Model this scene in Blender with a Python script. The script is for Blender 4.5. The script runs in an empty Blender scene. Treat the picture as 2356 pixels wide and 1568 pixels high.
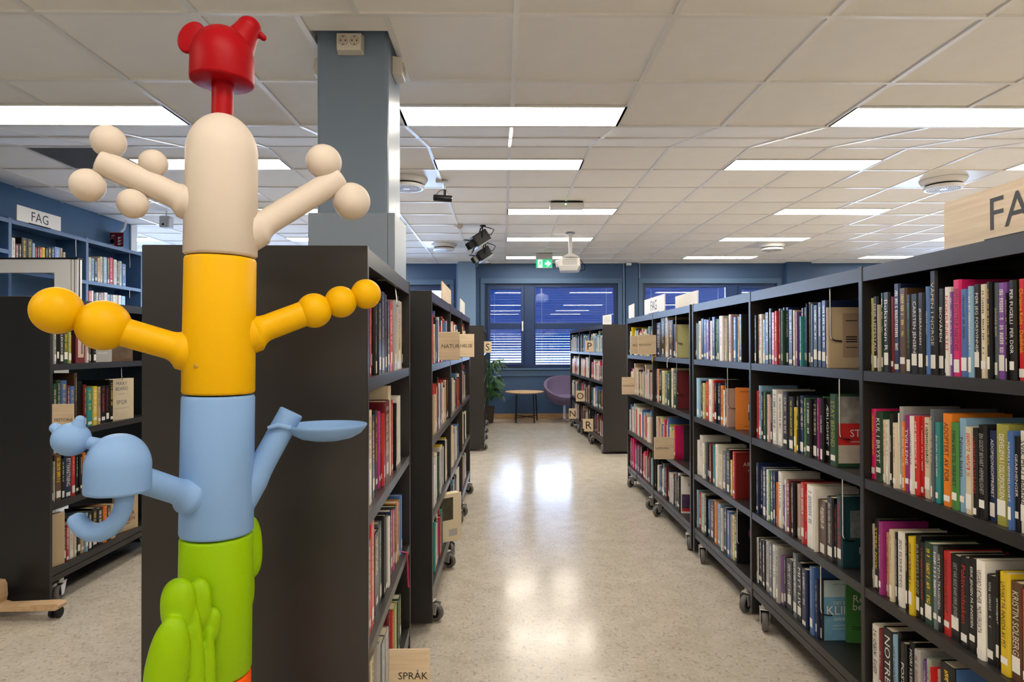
import bpy, bmesh, math, random
from mathutils import Vector, Matrix

# ------------------------------------------------------------------ camera, world, exposure
sc = bpy.context.scene
col = sc.collection
RND = random.Random(11)
F = 1453.8            # focal length in pixels of the 2356 px wide frame
EYE = 1.29            # eye height, metres
YAW, PITCH, ROLL = 0.01537, 0.00837, -0.00299
cam_d = bpy.data.cameras.new('camera')
cam_d.sensor_width = 36.0
cam_d.lens = F / 2356.0 * 36.0
cam_d.clip_start = 0.05
cam_d.clip_end = 200
cam = bpy.data.objects.new('camera', cam_d)
col.objects.link(cam)
cam.location = (0, 0, EYE)
_r0 = Vector((math.cos(YAW), -math.sin(YAW), 0))
_f0 = Vector((math.sin(YAW), math.cos(YAW), 0))
C_DIR = _f0 * math.cos(PITCH) + Vector((0, 0, math.sin(PITCH)))
_u0 = Vector((0, 0, math.cos(PITCH))) - _f0 * math.sin(PITCH)
C_RT = _r0 * math.cos(ROLL) + _u0 * math.sin(ROLL)
C_UP = _u0 * math.cos(ROLL) - _r0 * math.sin(ROLL)
cam.rotation_euler = Matrix((C_RT, C_UP, -C_DIR)).transposed().to_euler()
sc.camera = cam

sc.view_settings.view_transform = 'Standard'
sc.view_settings.look = 'None'
sc.view_settings.gamma = 1.0
sc.view_settings.use_curve_mapping = False
sc.view_settings.exposure = 1.62
sc.cycles.use_light_tree = False
sc.cycles.use_adaptive_sampling = True
sc.cycles.adaptive_threshold = 0.05
sc.cycles.max_bounces = 6
sc.cycles.diffuse_bounces = 4
sc.cycles.glossy_bounces = 3
sc.cycles.transmission_bounces = 2
sc.cycles.transparent_max_bounces = 6
sc.cycles.caustics_reflective = False
sc.cycles.caustics_refractive = False

world = bpy.data.worlds.new('overcast_sky')
sc.world = world
world.use_nodes = True
_wn = world.node_tree.nodes
_bg = _wn['Background']
_bg.inputs[0].default_value = (0.62, 0.76, 1.0, 1)
_bg.inputs[1].default_value = 6.6

LIGHT_STRENGTH = 9.0
LIGHT_COLOR = (1.0, 0.915, 0.79, 1)

CEIL_NEAR = EYE + 1.244
CEIL_FAR = EYE + 1.478
Y_STEP0, Y_STEP1 = 3.570, 4.693      # start and end of the sloped part of the ceiling
WALL_Y = 11.24
X_GRID = 0.057                        # one ceiling runner

# ------------------------------------------------------------------ materials
MATS = {}


def mat(name, color=(0.8, 0.8, 0.8), rough=0.5, metal=0.0, spec=0.5, bump=0.0, bscale=200.0, vary=0.0, vscale=3.0,
        coat=0.0, emit=None, estr=0.0):
    if name in MATS:
        return MATS[name]
    m = bpy.data.materials.new(name)
    m.use_nodes = True
    nt = m.node_tree
    b = nt.nodes['Principled BSDF']
    b.inputs['Base Color'].default_value = (*color, 1)
    b.inputs['Roughness'].default_value = rough
    b.inputs['Metallic'].default_value = metal
    b.inputs['Specular IOR Level'].default_value = spec
    b.inputs['Coat Weight'].default_value = coat
    if emit:
        b.inputs['Emission Color'].default_value = (*emit, 1)
        b.inputs['Emission Strength'].default_value = estr
    tc = nt.nodes.new('ShaderNodeTexCoord')
    if bump > 0:
        n = nt.nodes.new('ShaderNodeTexNoise')
        n.inputs['Scale'].default_value = bscale
        n.inputs['Detail'].default_value = 3
        nt.links.new(tc.outputs['Object'], n.inputs['Vector'])
        bp = nt.nodes.new('ShaderNodeBump')
        bp.inputs['Strength'].default_value = bump
        bp.inputs['Distance'].default_value = 0.002
        nt.links.new(n.outputs['Fac'], bp.inputs['Height'])
        nt.links.new(bp.outputs['Normal'], b.inputs['Normal'])
    if vary > 0:
        n = nt.nodes.new('ShaderNodeTexNoise')
        n.inputs['Scale'].default_value = vscale
        n.inputs['Detail'].default_value = 4
        nt.links.new(tc.outputs['Object'], n.inputs['Vector'])
        mr = nt.nodes.new('ShaderNodeMapRange')
        mr.inputs['To Min'].default_value = 1 - vary
        mr.inputs['To Max'].default_value = 1 + vary
        nt.links.new(n.outputs['Fac'], mr.inputs['Value'])
        mx = nt.nodes.new('ShaderNodeMix')
        mx.data_type = 'RGBA'
        mx.blend_type = 'MULTIPLY'
        mx.inputs['Factor'].default_value = 1
        mx.inputs['A'].default_value = (*color, 1)
        nt.links.new(mr.outputs['Result'], mx.inputs['B'])
        nt.links.new(mx.outputs['Result'], b.inputs['Base Color'])
    MATS[name] = m
    return m


def wood_mat(name, c1, c2, scale=(3, 3, 60), rough=0.45):
    if name in MATS:
        return MATS[name]
    m = bpy.data.materials.new(name)
    m.use_nodes = True
    nt = m.node_tree
    b = nt.nodes['Principled BSDF']
    b.inputs['Roughness'].default_value = rough
    tc = nt.nodes.new('ShaderNodeTexCoord')
    mp = nt.nodes.new('ShaderNodeMapping')
    mp.inputs['Scale'].default_value = scale
    nt.links.new(tc.outputs['Object'], mp.inputs['Vector'])
    n = nt.nodes.new('ShaderNodeTexNoise')
    n.inputs['Scale'].default_value = 2.0
    n.inputs['Detail'].default_value = 5
    nt.links.new(mp.outputs['Vector'], n.inputs['Vector'])
    cr = nt.nodes.new('ShaderNodeValToRGB')
    cr.color_ramp.elements[0].position = 0.3
    cr.color_ramp.elements[0].color = (*c1, 1)
    cr.color_ramp.elements[1].position = 0.7
    cr.color_ramp.elements[1].color = (*c2, 1)
    nt.links.new(n.outputs['Fac'], cr.inputs['Fac'])
    nt.links.new(cr.outputs['Color'], b.inputs['Base Color'])
    MATS[name] = m
    return m


def floor_mat():
    m = bpy.data.materials.new('speckled_vinyl')
    m.use_nodes = True
    nt = m.node_tree
    b = nt.nodes['Principled BSDF']
    tc = nt.nodes.new('ShaderNodeTexCoord')
    L = nt.links.new

    def ns(scale, detail, sx=1, sy=1):
        mp = nt.nodes.new('ShaderNodeMapping')
        mp.inputs['Scale'].default_value = (sx, sy, 1)
        mp.inputs['Rotation'].default_value = (0, 0, 0.6 if sx != sy else 0)
        L(tc.outputs['Object'], mp.inputs['Vector'])
        n = nt.nodes.new('ShaderNodeTexNoise')
        n.inputs['Scale'].default_value = scale
        n.inputs['Detail'].default_value = detail
        L(mp.outputs['Vector'], n.inputs['Vector'])
        return n

    def ramp(n, p0, p1, c0, c1):
        r = nt.nodes.new('ShaderNodeValToRGB')
        r.color_ramp.elements[0].position = p0
        r.color_ramp.elements[0].color = c0
        r.color_ramp.elements[1].position = p1
        r.color_ramp.elements[1].color = c1
        L(n.outputs['Fac'], r.inputs['Fac'])
        return r

    base = ramp(ns(9, 5), 0.3, 0.7, (0.485, 0.43, 0.35, 1), (0.58, 0.525, 0.445, 1))
    dark = ramp(ns(85, 2, 1, 0.42), 0.60, 0.68, (0, 0, 0, 1), (1, 1, 1, 1))
    dark2 = ramp(ns(70, 2, 0.38, 1), 0.615, 0.69, (0, 0, 0, 1), (1, 1, 1, 1))
    lite = ramp(ns(60, 3), 0.52, 0.66, (0, 0, 0, 1), (1, 1, 1, 1))

    def mix(a, fac, c, amount):
        mx = nt.nodes.new('ShaderNodeMix')
        mx.data_type = 'RGBA'
        mu = nt.nodes.new('ShaderNodeMath')
        mu.operation = 'MULTIPLY'
        mu.inputs[1].default_value = amount
        L(fac, mu.inputs[0])
        L(mu.outputs[0], mx.inputs['Factor'])
        L(a, mx.inputs['A'])
        mx.inputs['B'].default_value = c
        return mx.outputs['Result']

    o = mix(base.outputs['Color'], lite.outputs['Color'], (0.67, 0.62, 0.545, 1), 0.5)
    o = mix(o, dark.outputs['Color'], (0.24, 0.205, 0.165, 1), 0.55)
    o = mix(o, dark2.outputs['Color'], (0.25, 0.21, 0.17, 1), 0.5)
    L(o, b.inputs['Base Color'])
    rr = ramp(ns(2.5, 4), 0.3, 0.7, (0.12, 0.12, 0.12, 1), (0.21, 0.21, 0.21, 1))
    L(rr.outputs['Color'], b.inputs['Roughness'])
    b.inputs['Specular IOR Level'].default_value = 0.6
    return m


def glass_mat(name, tint=(0.9, 0.95, 1.0), refl=0.015):
    m = bpy.data.materials.new(name)
    m.use_nodes = True
    nt = m.node_tree
    nt.nodes.remove(nt.nodes['Principled BSDF'])
    out = nt.nodes['Material Output']
    t = nt.nodes.new('ShaderNodeBsdfTransparent')
    t.inputs[0].default_value = (*tint, 1)
    g = nt.nodes.new('ShaderNodeBsdfGlossy')
    g.inputs['Roughness'].default_value = 0.0
    g.inputs['Color'].default_value = (1, 1, 1, 1)
    fr = nt.nodes.new('ShaderNodeFresnel')
    fr.inputs['IOR'].default_value = 1.5
    ma = nt.nodes.new('ShaderNodeMath')
    ma.operation = 'ADD'
    ma.inputs[1].default_value = refl
    nt.links.new(fr.outputs[0], ma.inputs[0])
    mx = nt.nodes.new('ShaderNodeMixShader')
    nt.links.new(ma.outputs[0], mx.inputs[0])
    nt.links.new(t.outputs[0], mx.inputs[1])
    nt.links.new(g.outputs[0], mx.inputs[2])
    nt.links.new(mx.outputs[0], out.inputs['Surface'])
    MATS[name] = m
    return m


def book_mat():
    """One material for every book cover: colour, ink colour and a seed are stored per face."""
    m = bpy.data.materials.new('book_cover')
    m.use_nodes = True
    nt = m.node_tree
    L = nt.links.new
    b = nt.nodes['Principled BSDF']
    b.inputs['Roughness'].default_value = 0.28
    b.inputs['Specular IOR Level'].default_value = 0.4

    def attr(n):
        a = nt.nodes.new('ShaderNodeAttribute')
        a.attribute_name = n
        return a

    c, ink, uv, seed = attr('cover'), attr('ink'), attr('spine_uv'), attr('seed')
    sp = nt.nodes.new('ShaderNodeSeparateXYZ')
    L(uv.outputs['Vector'], sp.inputs[0])

    def math_(op, a, bb=None, val=None):
        n = nt.nodes.new('ShaderNodeMath')
        n.operation = op
        if isinstance(a, (int, float)):
            n.inputs[0].default_value = a
        else:
            L(a, n.inputs[0])
        if bb is not None:
            if isinstance(bb, (int, float)):
                n.inputs[1].default_value = bb
            else:
                L(bb, n.inputs[1])
        return n.outputs[0]

    u, v, w = sp.outputs[0], sp.outputs[1], sp.outputs[2]   # across spine 0..1, up spine 0..1, height in metres
    # rows of print: narrow blocks running up the spine
    vm = math_('MULTIPLY', w, 170.0)
    cell = math_('FLOOR', vm)
    wn = nt.nodes.new('ShaderNodeTexWhiteNoise')
    wn.noise_dimensions = '2D'
    cb = nt.nodes.new('ShaderNodeCombineXYZ')
    L(cell, cb.inputs[0])
    L(math_('MULTIPLY', seed.outputs['Fac'], 91.7), cb.inputs[1])
    L(cb.outputs[0], wn.inputs['Vector'])
    on = math_('GREATER_THAN', wn.outputs['Value'], 0.22)
    fr = math_('FRACT', vm)
    gap = math_('GREATER_THAN', fr, 0.25)
    # where the print sits
    half = math_('ADD', 0.12, math_('MULTIPLY', math_('FRACT', math_('MULTIPLY', seed.outputs['Fac'], 13.3)), 0.16))
    band = math_('LESS_THAN', math_('ABSOLUTE', math_('SUBTRACT', u, 0.5)), half)
    lo = math_('ADD', 0.25, math_('MULTIPLY', math_('FRACT', math_('MULTIPLY', seed.outputs['Fac'], 37.1)), 0.25))
    z0 = math_('GREATER_THAN', v, lo)
    z1 = math_('LESS_THAN', v, 0.93)
    # strokes inside a block
    nz = nt.nodes.new('ShaderNodeTexNoise')
    nz.inputs['Scale'].default_value = 1.0
    nz.inputs['Detail'].default_value = 1
    cb2 = nt.nodes.new('ShaderNodeCombineXYZ')
    L(math_('MULTIPLY', w, 420.0), cb2.inputs[0])
    L(math_('MULTIPLY', u, 7.0), cb2.inputs[1])
    L(math_('MULTIPLY', seed.outputs['Fac'], 50.0), cb2.inputs[2])
    L(cb2.outputs[0], nz.inputs['Vector'])
    stroke = math_('GREATER_THAN', nz.outputs['Fac'], 0.46)
    f = math_('MULTIPLY', on, gap)
    f = math_('MULTIPLY', f, band)
    f = math_('MULTIPLY', f, z0)
    f = math_('MULTIPLY', f, z1)
    f = math_('MULTIPLY', f, stroke)
    f = math_('MULTIPLY', f, ink.outputs['Alpha'])
    # slight tone changes on the boards and at the cloth
    n2 = nt.nodes.new('ShaderNodeTexNoise')
    n2.inputs['Scale'].default_value = 14
    n2.inputs['Detail'].default_value = 3
    tc = nt.nodes.new('ShaderNodeTexCoord')
    L(tc.outputs['Object'], n2.inputs['Vector'])
    mr = nt.nodes.new('ShaderNodeMapRange')
    mr.inputs['To Min'].default_value = 0.85
    mr.inputs['To Max'].default_value = 1.12
    L(n2.outputs['Fac'], mr.inputs['Value'])
    mu = nt.nodes.new('ShaderNodeMix')
    mu.data_type = 'RGBA'
    mu.blend_type = 'MULTIPLY'
    mu.inputs['Factor'].default_value = 1
    L(c.outputs['Color'], mu.inputs['A'])
    L(mr.outputs['Result'], mu.inputs['B'])
    mx = nt.nodes.new('ShaderNodeMix')
    mx.data_type = 'RGBA'
    L(f, mx.inputs['Factor'])
    L(mu.outputs['Result'], mx.inputs['A'])
    L(ink.outputs['Color'], mx.inputs['B'])
    L(mx.outputs['Result'], b.inputs['Base Color'])
    MATS['book'] = m
    return m


M_CHAR = mat('charcoal_metal', (0.019, 0.017, 0.016), 0.36, 0.0, 0.5, vary=0.06, vscale=6)
M_CHROME = mat('chrome', (0.75, 0.75, 0.76), 0.16, 1.0)
M_STEEL = mat('zinc_steel', (0.62, 0.60, 0.57), 0.35, 0.55)
M_RUBBER = mat('grey_rubber', (0.13, 0.125, 0.12), 0.6, vary=0.1)
M_BLACK = mat('black_plastic', (0.007, 0.007, 0.008), 0.45, spec=0.3)
M_DARK = mat('dark_void', (0.006, 0.006, 0.007), 0.8)
M_TILE = mat('ceiling_tile_white', (0.92, 0.91, 0.89), 0.9, bump=0.25, bscale=120, vary=0.03, vscale=9)
M_GRID = mat('ceiling_grid_white', (0.86, 0.855, 0.84), 0.28)
M_WHITE = mat('white_enamel', (0.78, 0.77, 0.75), 0.35)
M_SOCK = mat('ivory_plastic', (0.74, 0.70, 0.61), 0.35)
M_WALL = mat('slate_blue_paint', (0.034, 0.082, 0.18), 0.55, bump=0.1, bscale=300, vary=0.04)
M_WALLL = mat('deep_blue_paint', (0.045, 0.125, 0.235), 0.55, bump=0.1, bscale=300, vary=0.05)
M_COLMN = mat('grey_blue_paint', (0.20, 0.272, 0.37), 0.3, bump=0.1, bscale=260, vary=0.05)
M_CLAD = mat('light_grey_blue_board', (0.27, 0.335, 0.42), 0.38, vary=0.03)
M_FRAME = mat('dark_blue_window_paint', (0.004, 0.028, 0.105), 0.35)
M_BSHELF = mat('blue_shelf_paint', (0.06, 0.135, 0.28), 0.4, vary=0.04)
M_FLOOR = floor_mat()
M_GLASS = glass_mat('window_glass')
M_BOOK = book_mat()
M_PAGE = mat('book_pages', (0.70, 0.60, 0.42), 0.9, vary=0.12, vscale=40)
M_LABEL = mat('white_paper_label', (0.78, 0.76, 0.70), 0.6)
M_SIGN = wood_mat('birch_plywood', (0.66, 0.505, 0.325), (0.80, 0.645, 0.45), scale=(2, 2, 40))
M_SIGNW = mat('white_sign_board', (0.80, 0.78, 0.74), 0.5, vary=0.03)
M_INK = mat('black_ink', (0.015, 0.015, 0.016), 0.5)
M_WINK = mat('white_ink', (0.82, 0.80, 0.76), 0.5)
M_WOOD = wood_mat('pale_beech', (0.56, 0.36, 0.19), (0.70, 0.49, 0.29), scale=(20, 2, 20))
M_SKIRT = wood_mat('varnished_pine', (0.28, 0.15, 0.06), (0.42, 0.25, 0.11), scale=(3, 30, 30))

INKS = {'w': M_WINK, 'k': M_INK}
COLS = {
    'k': ((0.009, 0.009, 0.010), 'black'), 'n': ((0.016, 0.028, 0.085), 'navy'), 'w': ((0.76, 0.73, 0.66), 'white'),
    'c': ((0.70, 0.60, 0.43), 'cream'), 'e': ((0.56, 0.43, 0.27), 'beige'), 'r': ((0.55, 0.022, 0.022), 'red'),
    'm': ((0.16, 0.016, 0.022), 'maroon'), 'g': ((0.06, 0.21, 0.045), 'green'), 'G': ((0.025, 0.07, 0.035), 'dark green'),
    'o': ((0.80, 0.23, 0.02), 'orange'), 'y': ((0.80, 0.56, 0.02), 'yellow'), 'p': ((0.19, 0.07, 0.30), 'purple'),
    'P': ((0.66, 0.02, 0.14), 'pink'), 'M': ((0.36, 0.03, 0.21), 'magenta'), 'b': ((0.08, 0.18, 0.44), 'blue'),
    'l': ((0.28, 0.48, 0.66), 'light blue'), 't': ((0.03, 0.25, 0.25), 'teal'), 's': ((0.13, 0.155, 0.18), 'slate grey'),
    'S': ((0.40, 0.39, 0.37), 'grey'), 'v': ((0.38, 0.36, 0.075), 'olive'), 'h': ((0.115, 0.06, 0.028), 'brown'),
    'a': ((0.70, 0.36, 0.20), 'peach'), 'L': ((0.45, 0.55, 0.42), 'pale green'), 'q': ((0.62, 0.60, 0.28), 'pale olive'),
    'i': ((0.66, 0.46, 0.40), 'pale pink'), 'T': ((0.012, 0.042, 0.055), 'dark teal'),
}


def ink_mat(k):
    if k in INKS:
        return INKS[k]
    INKS[k] = mat('ink_' + COLS[k][1].replace(' ', '_'), COLS[k][0], 0.5)
    return INKS[k]


# ------------------------------------------------------------------ object helpers
def tag(o, label=None, cat=None, group=None, kind=None):
    if label:
        o['label'] = label
    if cat:
        o['category'] = cat
    if group:
        o['group'] = group
    if kind:
        o['kind'] = kind
    return o


def root_loc(o):
    p = Vector((0, 0, 0))
    while o is not None:
        p = p + o.location
        o = o.parent
    return p


def empty(name, loc=(0, 0, 0), parent=None):
    o = bpy.data.objects.new(name, None)
    o.empty_display_size = 0.05
    o.location = loc
    col.objects.link(o)
    if parent:
        o.parent = parent
        o.location = Vector(loc) - root_loc(parent)
    return o


class MB:
    """Collects faces in world metres; build() links them as one mesh object."""

    def __init__(s):
        s.v, s.f, s.m = [], [], []

    def add(s, vs, fs, mi=0):
        b = len(s.v)
        s.v += [Vector(p) for p in vs]
        s.f += [tuple(i + b for i in f) for f in fs]
        s.m += [mi] * len(fs)
        return s

    def box(s, lo, hi, T=None, mi=0):
        x0, y0, z0 = lo
        x1, y1, z1 = hi
        p = [(x0, y0, z0), (x1, y0, z0), (x1, y1, z0), (x0, y1, z0), (x0, y0, z1), (x1, y0, z1), (x1, y1, z1), (x0, y1, z1)]
        if T:
            p = [T(*q) for q in p]
        return s.add(p, [(0, 3, 2, 1), (4, 5, 6, 7), (0, 1, 5, 4), (1, 2, 6, 5), (2, 3, 7, 6), (3, 0, 4, 7)], mi)

    def cbox(s, c, size, mi=0, T=None):
        return s.box([c[i] - size[i] / 2 for i in range(3)], [c[i] + size[i] / 2 for i in range(3)], T, mi)

    def rings(s, rings, close_ends=True, loop=False, mi=0):
        n = len(rings[0])
        vs = [p for r in rings for p in r]
        fs = []
        k = len(rings)
        for i in range(k if loop else k - 1):
            a, b = i * n, ((i + 1) % k) * n
            for j in range(n):
                fs.append((a + j, a + (j + 1) % n, b + (j + 1) % n, b + j))
        if close_ends and not loop:
            fs.append(tuple(range(n - 1, -1, -1)))
            fs.append(tuple(range((k - 1) * n, k * n)))
        return s.add(vs, fs, mi)

    def lathe(s, c, prof, n=32, axis='z', mi=0, close=True):
        rings = []
        for r, h in prof:
            ring = []
            for j in range(n):
                a = 2 * math.pi * j / n
                x, y = r * math.cos(a), r * math.sin(a)
                if axis == 'z':
                    q = (c[0] + x, c[1] + y, c[2] + h)
                elif axis == 'y':
                    q = (c[0] + x, c[1] + h, c[2] + y)
                else:
                    q = (c[0] + h, c[1] + x, c[2] + y)
                ring.append(q)
            rings.append(ring)
        return s.rings(rings, close, mi=mi)

    def tube(s, pts, rad, n=10, mi=0, close=True):
        pts = [Vector(p) for p in pts]
        if not isinstance(rad, (list, tuple)):
            rad = [rad] * len(pts)
        t0 = (pts[1] - pts[0]).normalized()
        up = Vector((0, 0, 1)) if abs(t0.z) < 0.9 else Vector((0, 1, 0))
        u = t0.cross(up).normalized()
        rings = []
        for i, p in enumerate(pts):
            t = (pts[min(i + 1, len(pts) - 1)] - pts[max(i - 1, 0)]).normalized()
            u = (u - t * u.dot(t)).normalized()
            w = t.cross(u)
            rings.append([p + (u * math.cos(2 * math.pi * j / n) + w * math.sin(2 * math.pi * j / n)) * rad[i] for j in range(n)])
        return s.rings(rings, close, mi=mi)

    def ball(s, c, r, n=28, k=16, mi=0, M=None):
        if not isinstance(r, (list, tuple)):
            r = (r, r, r)
        c = Vector(c)
        rings = []
        for i in range(k + 1):
            th = math.pi * (i + 0.0) / k
            th = min(max(th, 0.02), math.pi - 0.02)
            ring = []
            for j in range(n):
                ph = 2 * math.pi * j / n
                q = Vector((r[0] * math.sin(th) * math.cos(ph), r[1] * math.sin(th) * math.sin(ph), r[2] * math.cos(th)))
                if M is not None:
                    q = M @ q
                ring.append(c + q)
            rings.append(ring)
        return s.rings(rings, True, mi=mi)

    def build(s, name, mats, parent=None, smooth=False, origin=None, recalc=True, angle=40, bevel=0, bseg=2, remesh=0, smoothing=0):
        if not isinstance(mats, (list, tuple)):
            mats = [mats]
        o0 = root_loc(parent) if parent else Vector(origin or (0, 0, 0))
        me = bpy.data.meshes.new(name)
        me.from_pydata([tuple(p - o0) for p in s.v], [], s.f)
        for m in mats:
            me.materials.append(m)
        if len(mats) > 1:
            me.polygons.foreach_set('material_index', s.m)
        if recalc:
            bm = bmesh.new()
            bm.from_mesh(me)
            bmesh.ops.recalc_face_normals(bm, faces=bm.faces)
            bm.to_mesh(me)
            bm.free()
        o = bpy.data.objects.new(name, me)
        col.objects.link(o)
        if parent:
            o.parent = parent
        else:
            o.location = o0
        if bevel:
            md = o.modifiers.new('edge', 'BEVEL')
            md.width = bevel
            md.segments = bseg
            md.limit_method = 'ANGLE'
            md.angle_limit = math.radians(35)
        if remesh:
            md = o.modifiers.new('fuse', 'REMESH')
            md.mode = 'VOXEL'
            md.voxel_size = remesh
            md.use_smooth_shade = True
        if smoothing:
            md = o.modifiers.new('soft', 'SMOOTH')
            md.iterations = smoothing
            md.factor = 0.5
        if smooth:
            me.polygons.foreach_set('use_smooth', [True] * len(me.polygons))
            if angle < 180:
                me.set_sharp_from_angle(angle=math.radians(angle))
        me.update()
        return o


# ------------------------------------------------------------------ lettering
_TXT = {}


def text_geo(s):
    if s in _TXT:
        return _TXT[s]
    cu = bpy.data.curves.new('lettering', 'FONT')
    cu.body = s
    cu.resolution_u = 2
    cu.size = 1.0
    o = bpy.data.objects.new('lettering', cu)
    me = o.to_mesh()
    vs = [v.co.copy() for v in me.vertices]
    fs = [tuple(p.vertices) for p in me.polygons]
    o.to_mesh_clear()
    bpy.data.objects.remove(o)
    bpy.data.curves.remove(cu)
    x0 = min(v.x for v in vs)
    x1 = max(v.x for v in vs)
    y0 = min(v.y for v in vs)
    y1 = max(v.y for v in vs)
    _TXT[s] = ([(v.x - (x0 + x1) / 2, v.y - (y0 + y1) / 2) for v in vs], fs, x1 - x0, y1 - y0)
    return _TXT[s]


def add_text(mb, s, center, right, up, width, height, normal_off=0.0006, mi=0, stretch=True):
    """Letters laid flat on a face; width and height are the box they fill."""
    vs, fs, w, h = text_geo(s)
    k = min(width / w, height / h)
    kx, ky = (width / w, height / h) if stretch else (k, k)
    if stretch:
        kx = min(kx, ky * 1.5)
        ky = min(ky, kx * 1.9)
    right, up, c = Vector(right), Vector(up), Vector(center)
    n = right.cross(up).normalized()
    mb.add([c + right * (x * kx) + up * (y * ky) + n * normal_off for x, y in vs], fs, mi)


def ray(x, y):
    """Sideways and upward travel per metre of depth for pixel (x, y) of the photograph."""
    v = C_DIR + C_RT * ((x - 1178) / F) + C_UP * ((784 - y) / F)
    return v.x / v.y, v.z / v.y


def px(x, y, Y):
    """World point seen at pixel (x, y) at distance Y (used to measure the photograph)."""
    a, b = ray(x, y)
    return Vector((a * Y, Y, EYE + b * Y))


def at_height(x, y, z):
    """World point at height z seen at pixel (x, y)."""
    return px(x, y, (z - EYE) / ray(x, y)[1])


def project(p):
    q = Vector(p) - Vector((0, 0, EYE))
    d = q.dot(C_DIR)
    return 1178 + F * q.dot(C_RT) / d, 784 - F * q.dot(C_UP) / d

# ------------------------------------------------------------------ the room
def struct(mb, name, mats, parent=None, **kw):
    o = mb.build(name, mats, parent, **kw)
    if parent is None:
        o['kind'] = 'structure'
    return o


X_L, X_LL, X_R, Y_B = -4.49, -9.2, 9.0, -3.2
Y_LEND = 7.69        # the left wall stops here and the room opens out
floor = struct(MB().box((X_LL - 0.2, Y_B - 0.2, -0.12), (X_R + 0.2, WALL_Y + 0.2, 0.0)), 'floor', M_FLOOR)

# --- ceiling: backing slab, runners and single tiles
ceiling = struct(MB().box((X_LL - 0.2, Y_B - 0.2, CEIL_FAR + 0.30), (X_R + 0.2, WALL_Y + 0.2, CEIL_FAR + 0.36)), 'ceiling', M_DARK)


def ceil_z(y):
    if y <= Y_STEP0:
        return CEIL_NEAR
    if y >= Y_STEP1:
        return CEIL_FAR
    return CEIL_NEAR + (CEIL_FAR - CEIL_NEAR) * (y - Y_STEP0) / (Y_STEP1 - Y_STEP0)


ROWS = []                                       # (y0, y1) of every tile row
y = Y_STEP0
while y > Y_B:
    ROWS.append((y - 0.6, y))
    y -= 0.6
ROWS.reverse()
YM = (Y_STEP0 + Y_STEP1) / 2
ROWS += [(Y_STEP0, YM), (YM, Y_STEP1)]
y = Y_STEP1
while y < WALL_Y - 0.01:
    ROWS.append((y, min(y + 0.6, WALL_Y)))
    y += 0.6
COLX = [X_GRID + 0.6 * k for k in range(-15, 15)]

LIGHTS = []                                     # (x0, y0): 1.2 x 0.3 panels
for yy in (Y_STEP0 - 5.7, Y_STEP0 - 3.3, Y_STEP0 - 0.3, Y_STEP1 + 0.3):  # first two rows are unseen, added where the tree needs light
    for xx in (-5.4, -3.0, -0.6, 1.8, 4.2, 6.6):
        LIGHTS.append((X_GRID + xx, yy))
for k in (3, 6, 9):
    for xx in (-6.0, -3.0, 0.0, 3.0, 6.0):
        LIGHTS.append((X_GRID + xx, Y_STEP1 + 0.6 * k + 0.3))
LIGHTS = [l for l in LIGHTS if (l[0] > X_L or l[1] > Y_LEND) and l[0] > X_LL]
VENTS = [(X_GRID - 0.9, Y_STEP1 + 0.9), (X_GRID + 3.9, Y_STEP1 + 0.9), (X_GRID - 0.9, Y_STEP1 + 4.5), (X_GRID + 3.9, Y_STEP1 + 4.5)]
GRILLE = (X_GRID - 3.3, Y_STEP1 + 0.3)
_h0, _h1 = at_height(706, 76, CEIL_NEAR), at_height(902, 80, CEIL_NEAR)
YR0, YR1 = Y_STEP0 - 1.2, Y_STEP0 - 0.6         # the tile row the column stands in
HOLE = (_h0.x, _h1.x, (_h0.y + _h1.y) / 2, YR1)            # opening round the column


def is_lit(xc, y0, y1):
    return [l for l in LIGHTS if l[0] < xc < l[0] + 1.2 and y0 - 0.02 < l[1] < y1]


_tiles = []                                     # (x0, x1, y0, y1)
for (y0, y1) in ROWS:
    for x0 in COLX:
        x1 = x0 + 0.6
        xc, yc = x0 + 0.3, (y0 + y1) / 2
        if xc > X_R or xc < X_LL or (xc < X_L - 0.05 and yc < Y_LEND):
            continue
        if any(abs(xc - vx) < 0.1 and abs(yc - vy) < 0.1 for vx, vy in VENTS + [GRILLE]):
            continue
        if abs(y0 - YR0) < 0.05 and (abs(x0 - X_GRID + 1.2) < 0.05 or abs(x0 - X_GRID + 0.6) < 0.05):
            continue
        if is_lit(xc, y0, y1):
            _tiles.append((x0, x1, y0, y1 - 0.3))
        else:
            _tiles.append((x0, x1, y0, y1))
_tiles += [(X_GRID - 1.2, HOLE[0], YR0, YR1), (HOLE[1], X_GRID, YR0, YR1), (HOLE[0], HOLE[1], YR0, HOLE[2])]


def tile_px(t):
    z = ceil_z((t[2] + t[3]) / 2) - EYE
    if t[2] < 1.5:
        return 0
    c = [project((x, yy, z + EYE)) for x in t[:2] for yy in t[2:]]
    if all(p[1] < 0 for p in c) or all(p[0] < 0 for p in c) or all(p[0] > 2356 for p in c):
        return 0
    return abs(c[2][0] - c[0][0]) * abs(c[1][1] - c[0][1])


def tile_vec(t, g=0.0075, dz=0.009, th=0.012):
    x0, x1, y0, y1 = t[0] + g, t[1] - g, t[2] + g, t[3] - g
    z0, z1 = ceil_z(y0) + dz, ceil_z(y1) + dz
    p = [(x0, y0, z0), (x1, y0, z0), (x1, y1, z1), (x0, y1, z1)]
    return p + [(a, b, c + th) for a, b, c in p]


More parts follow.
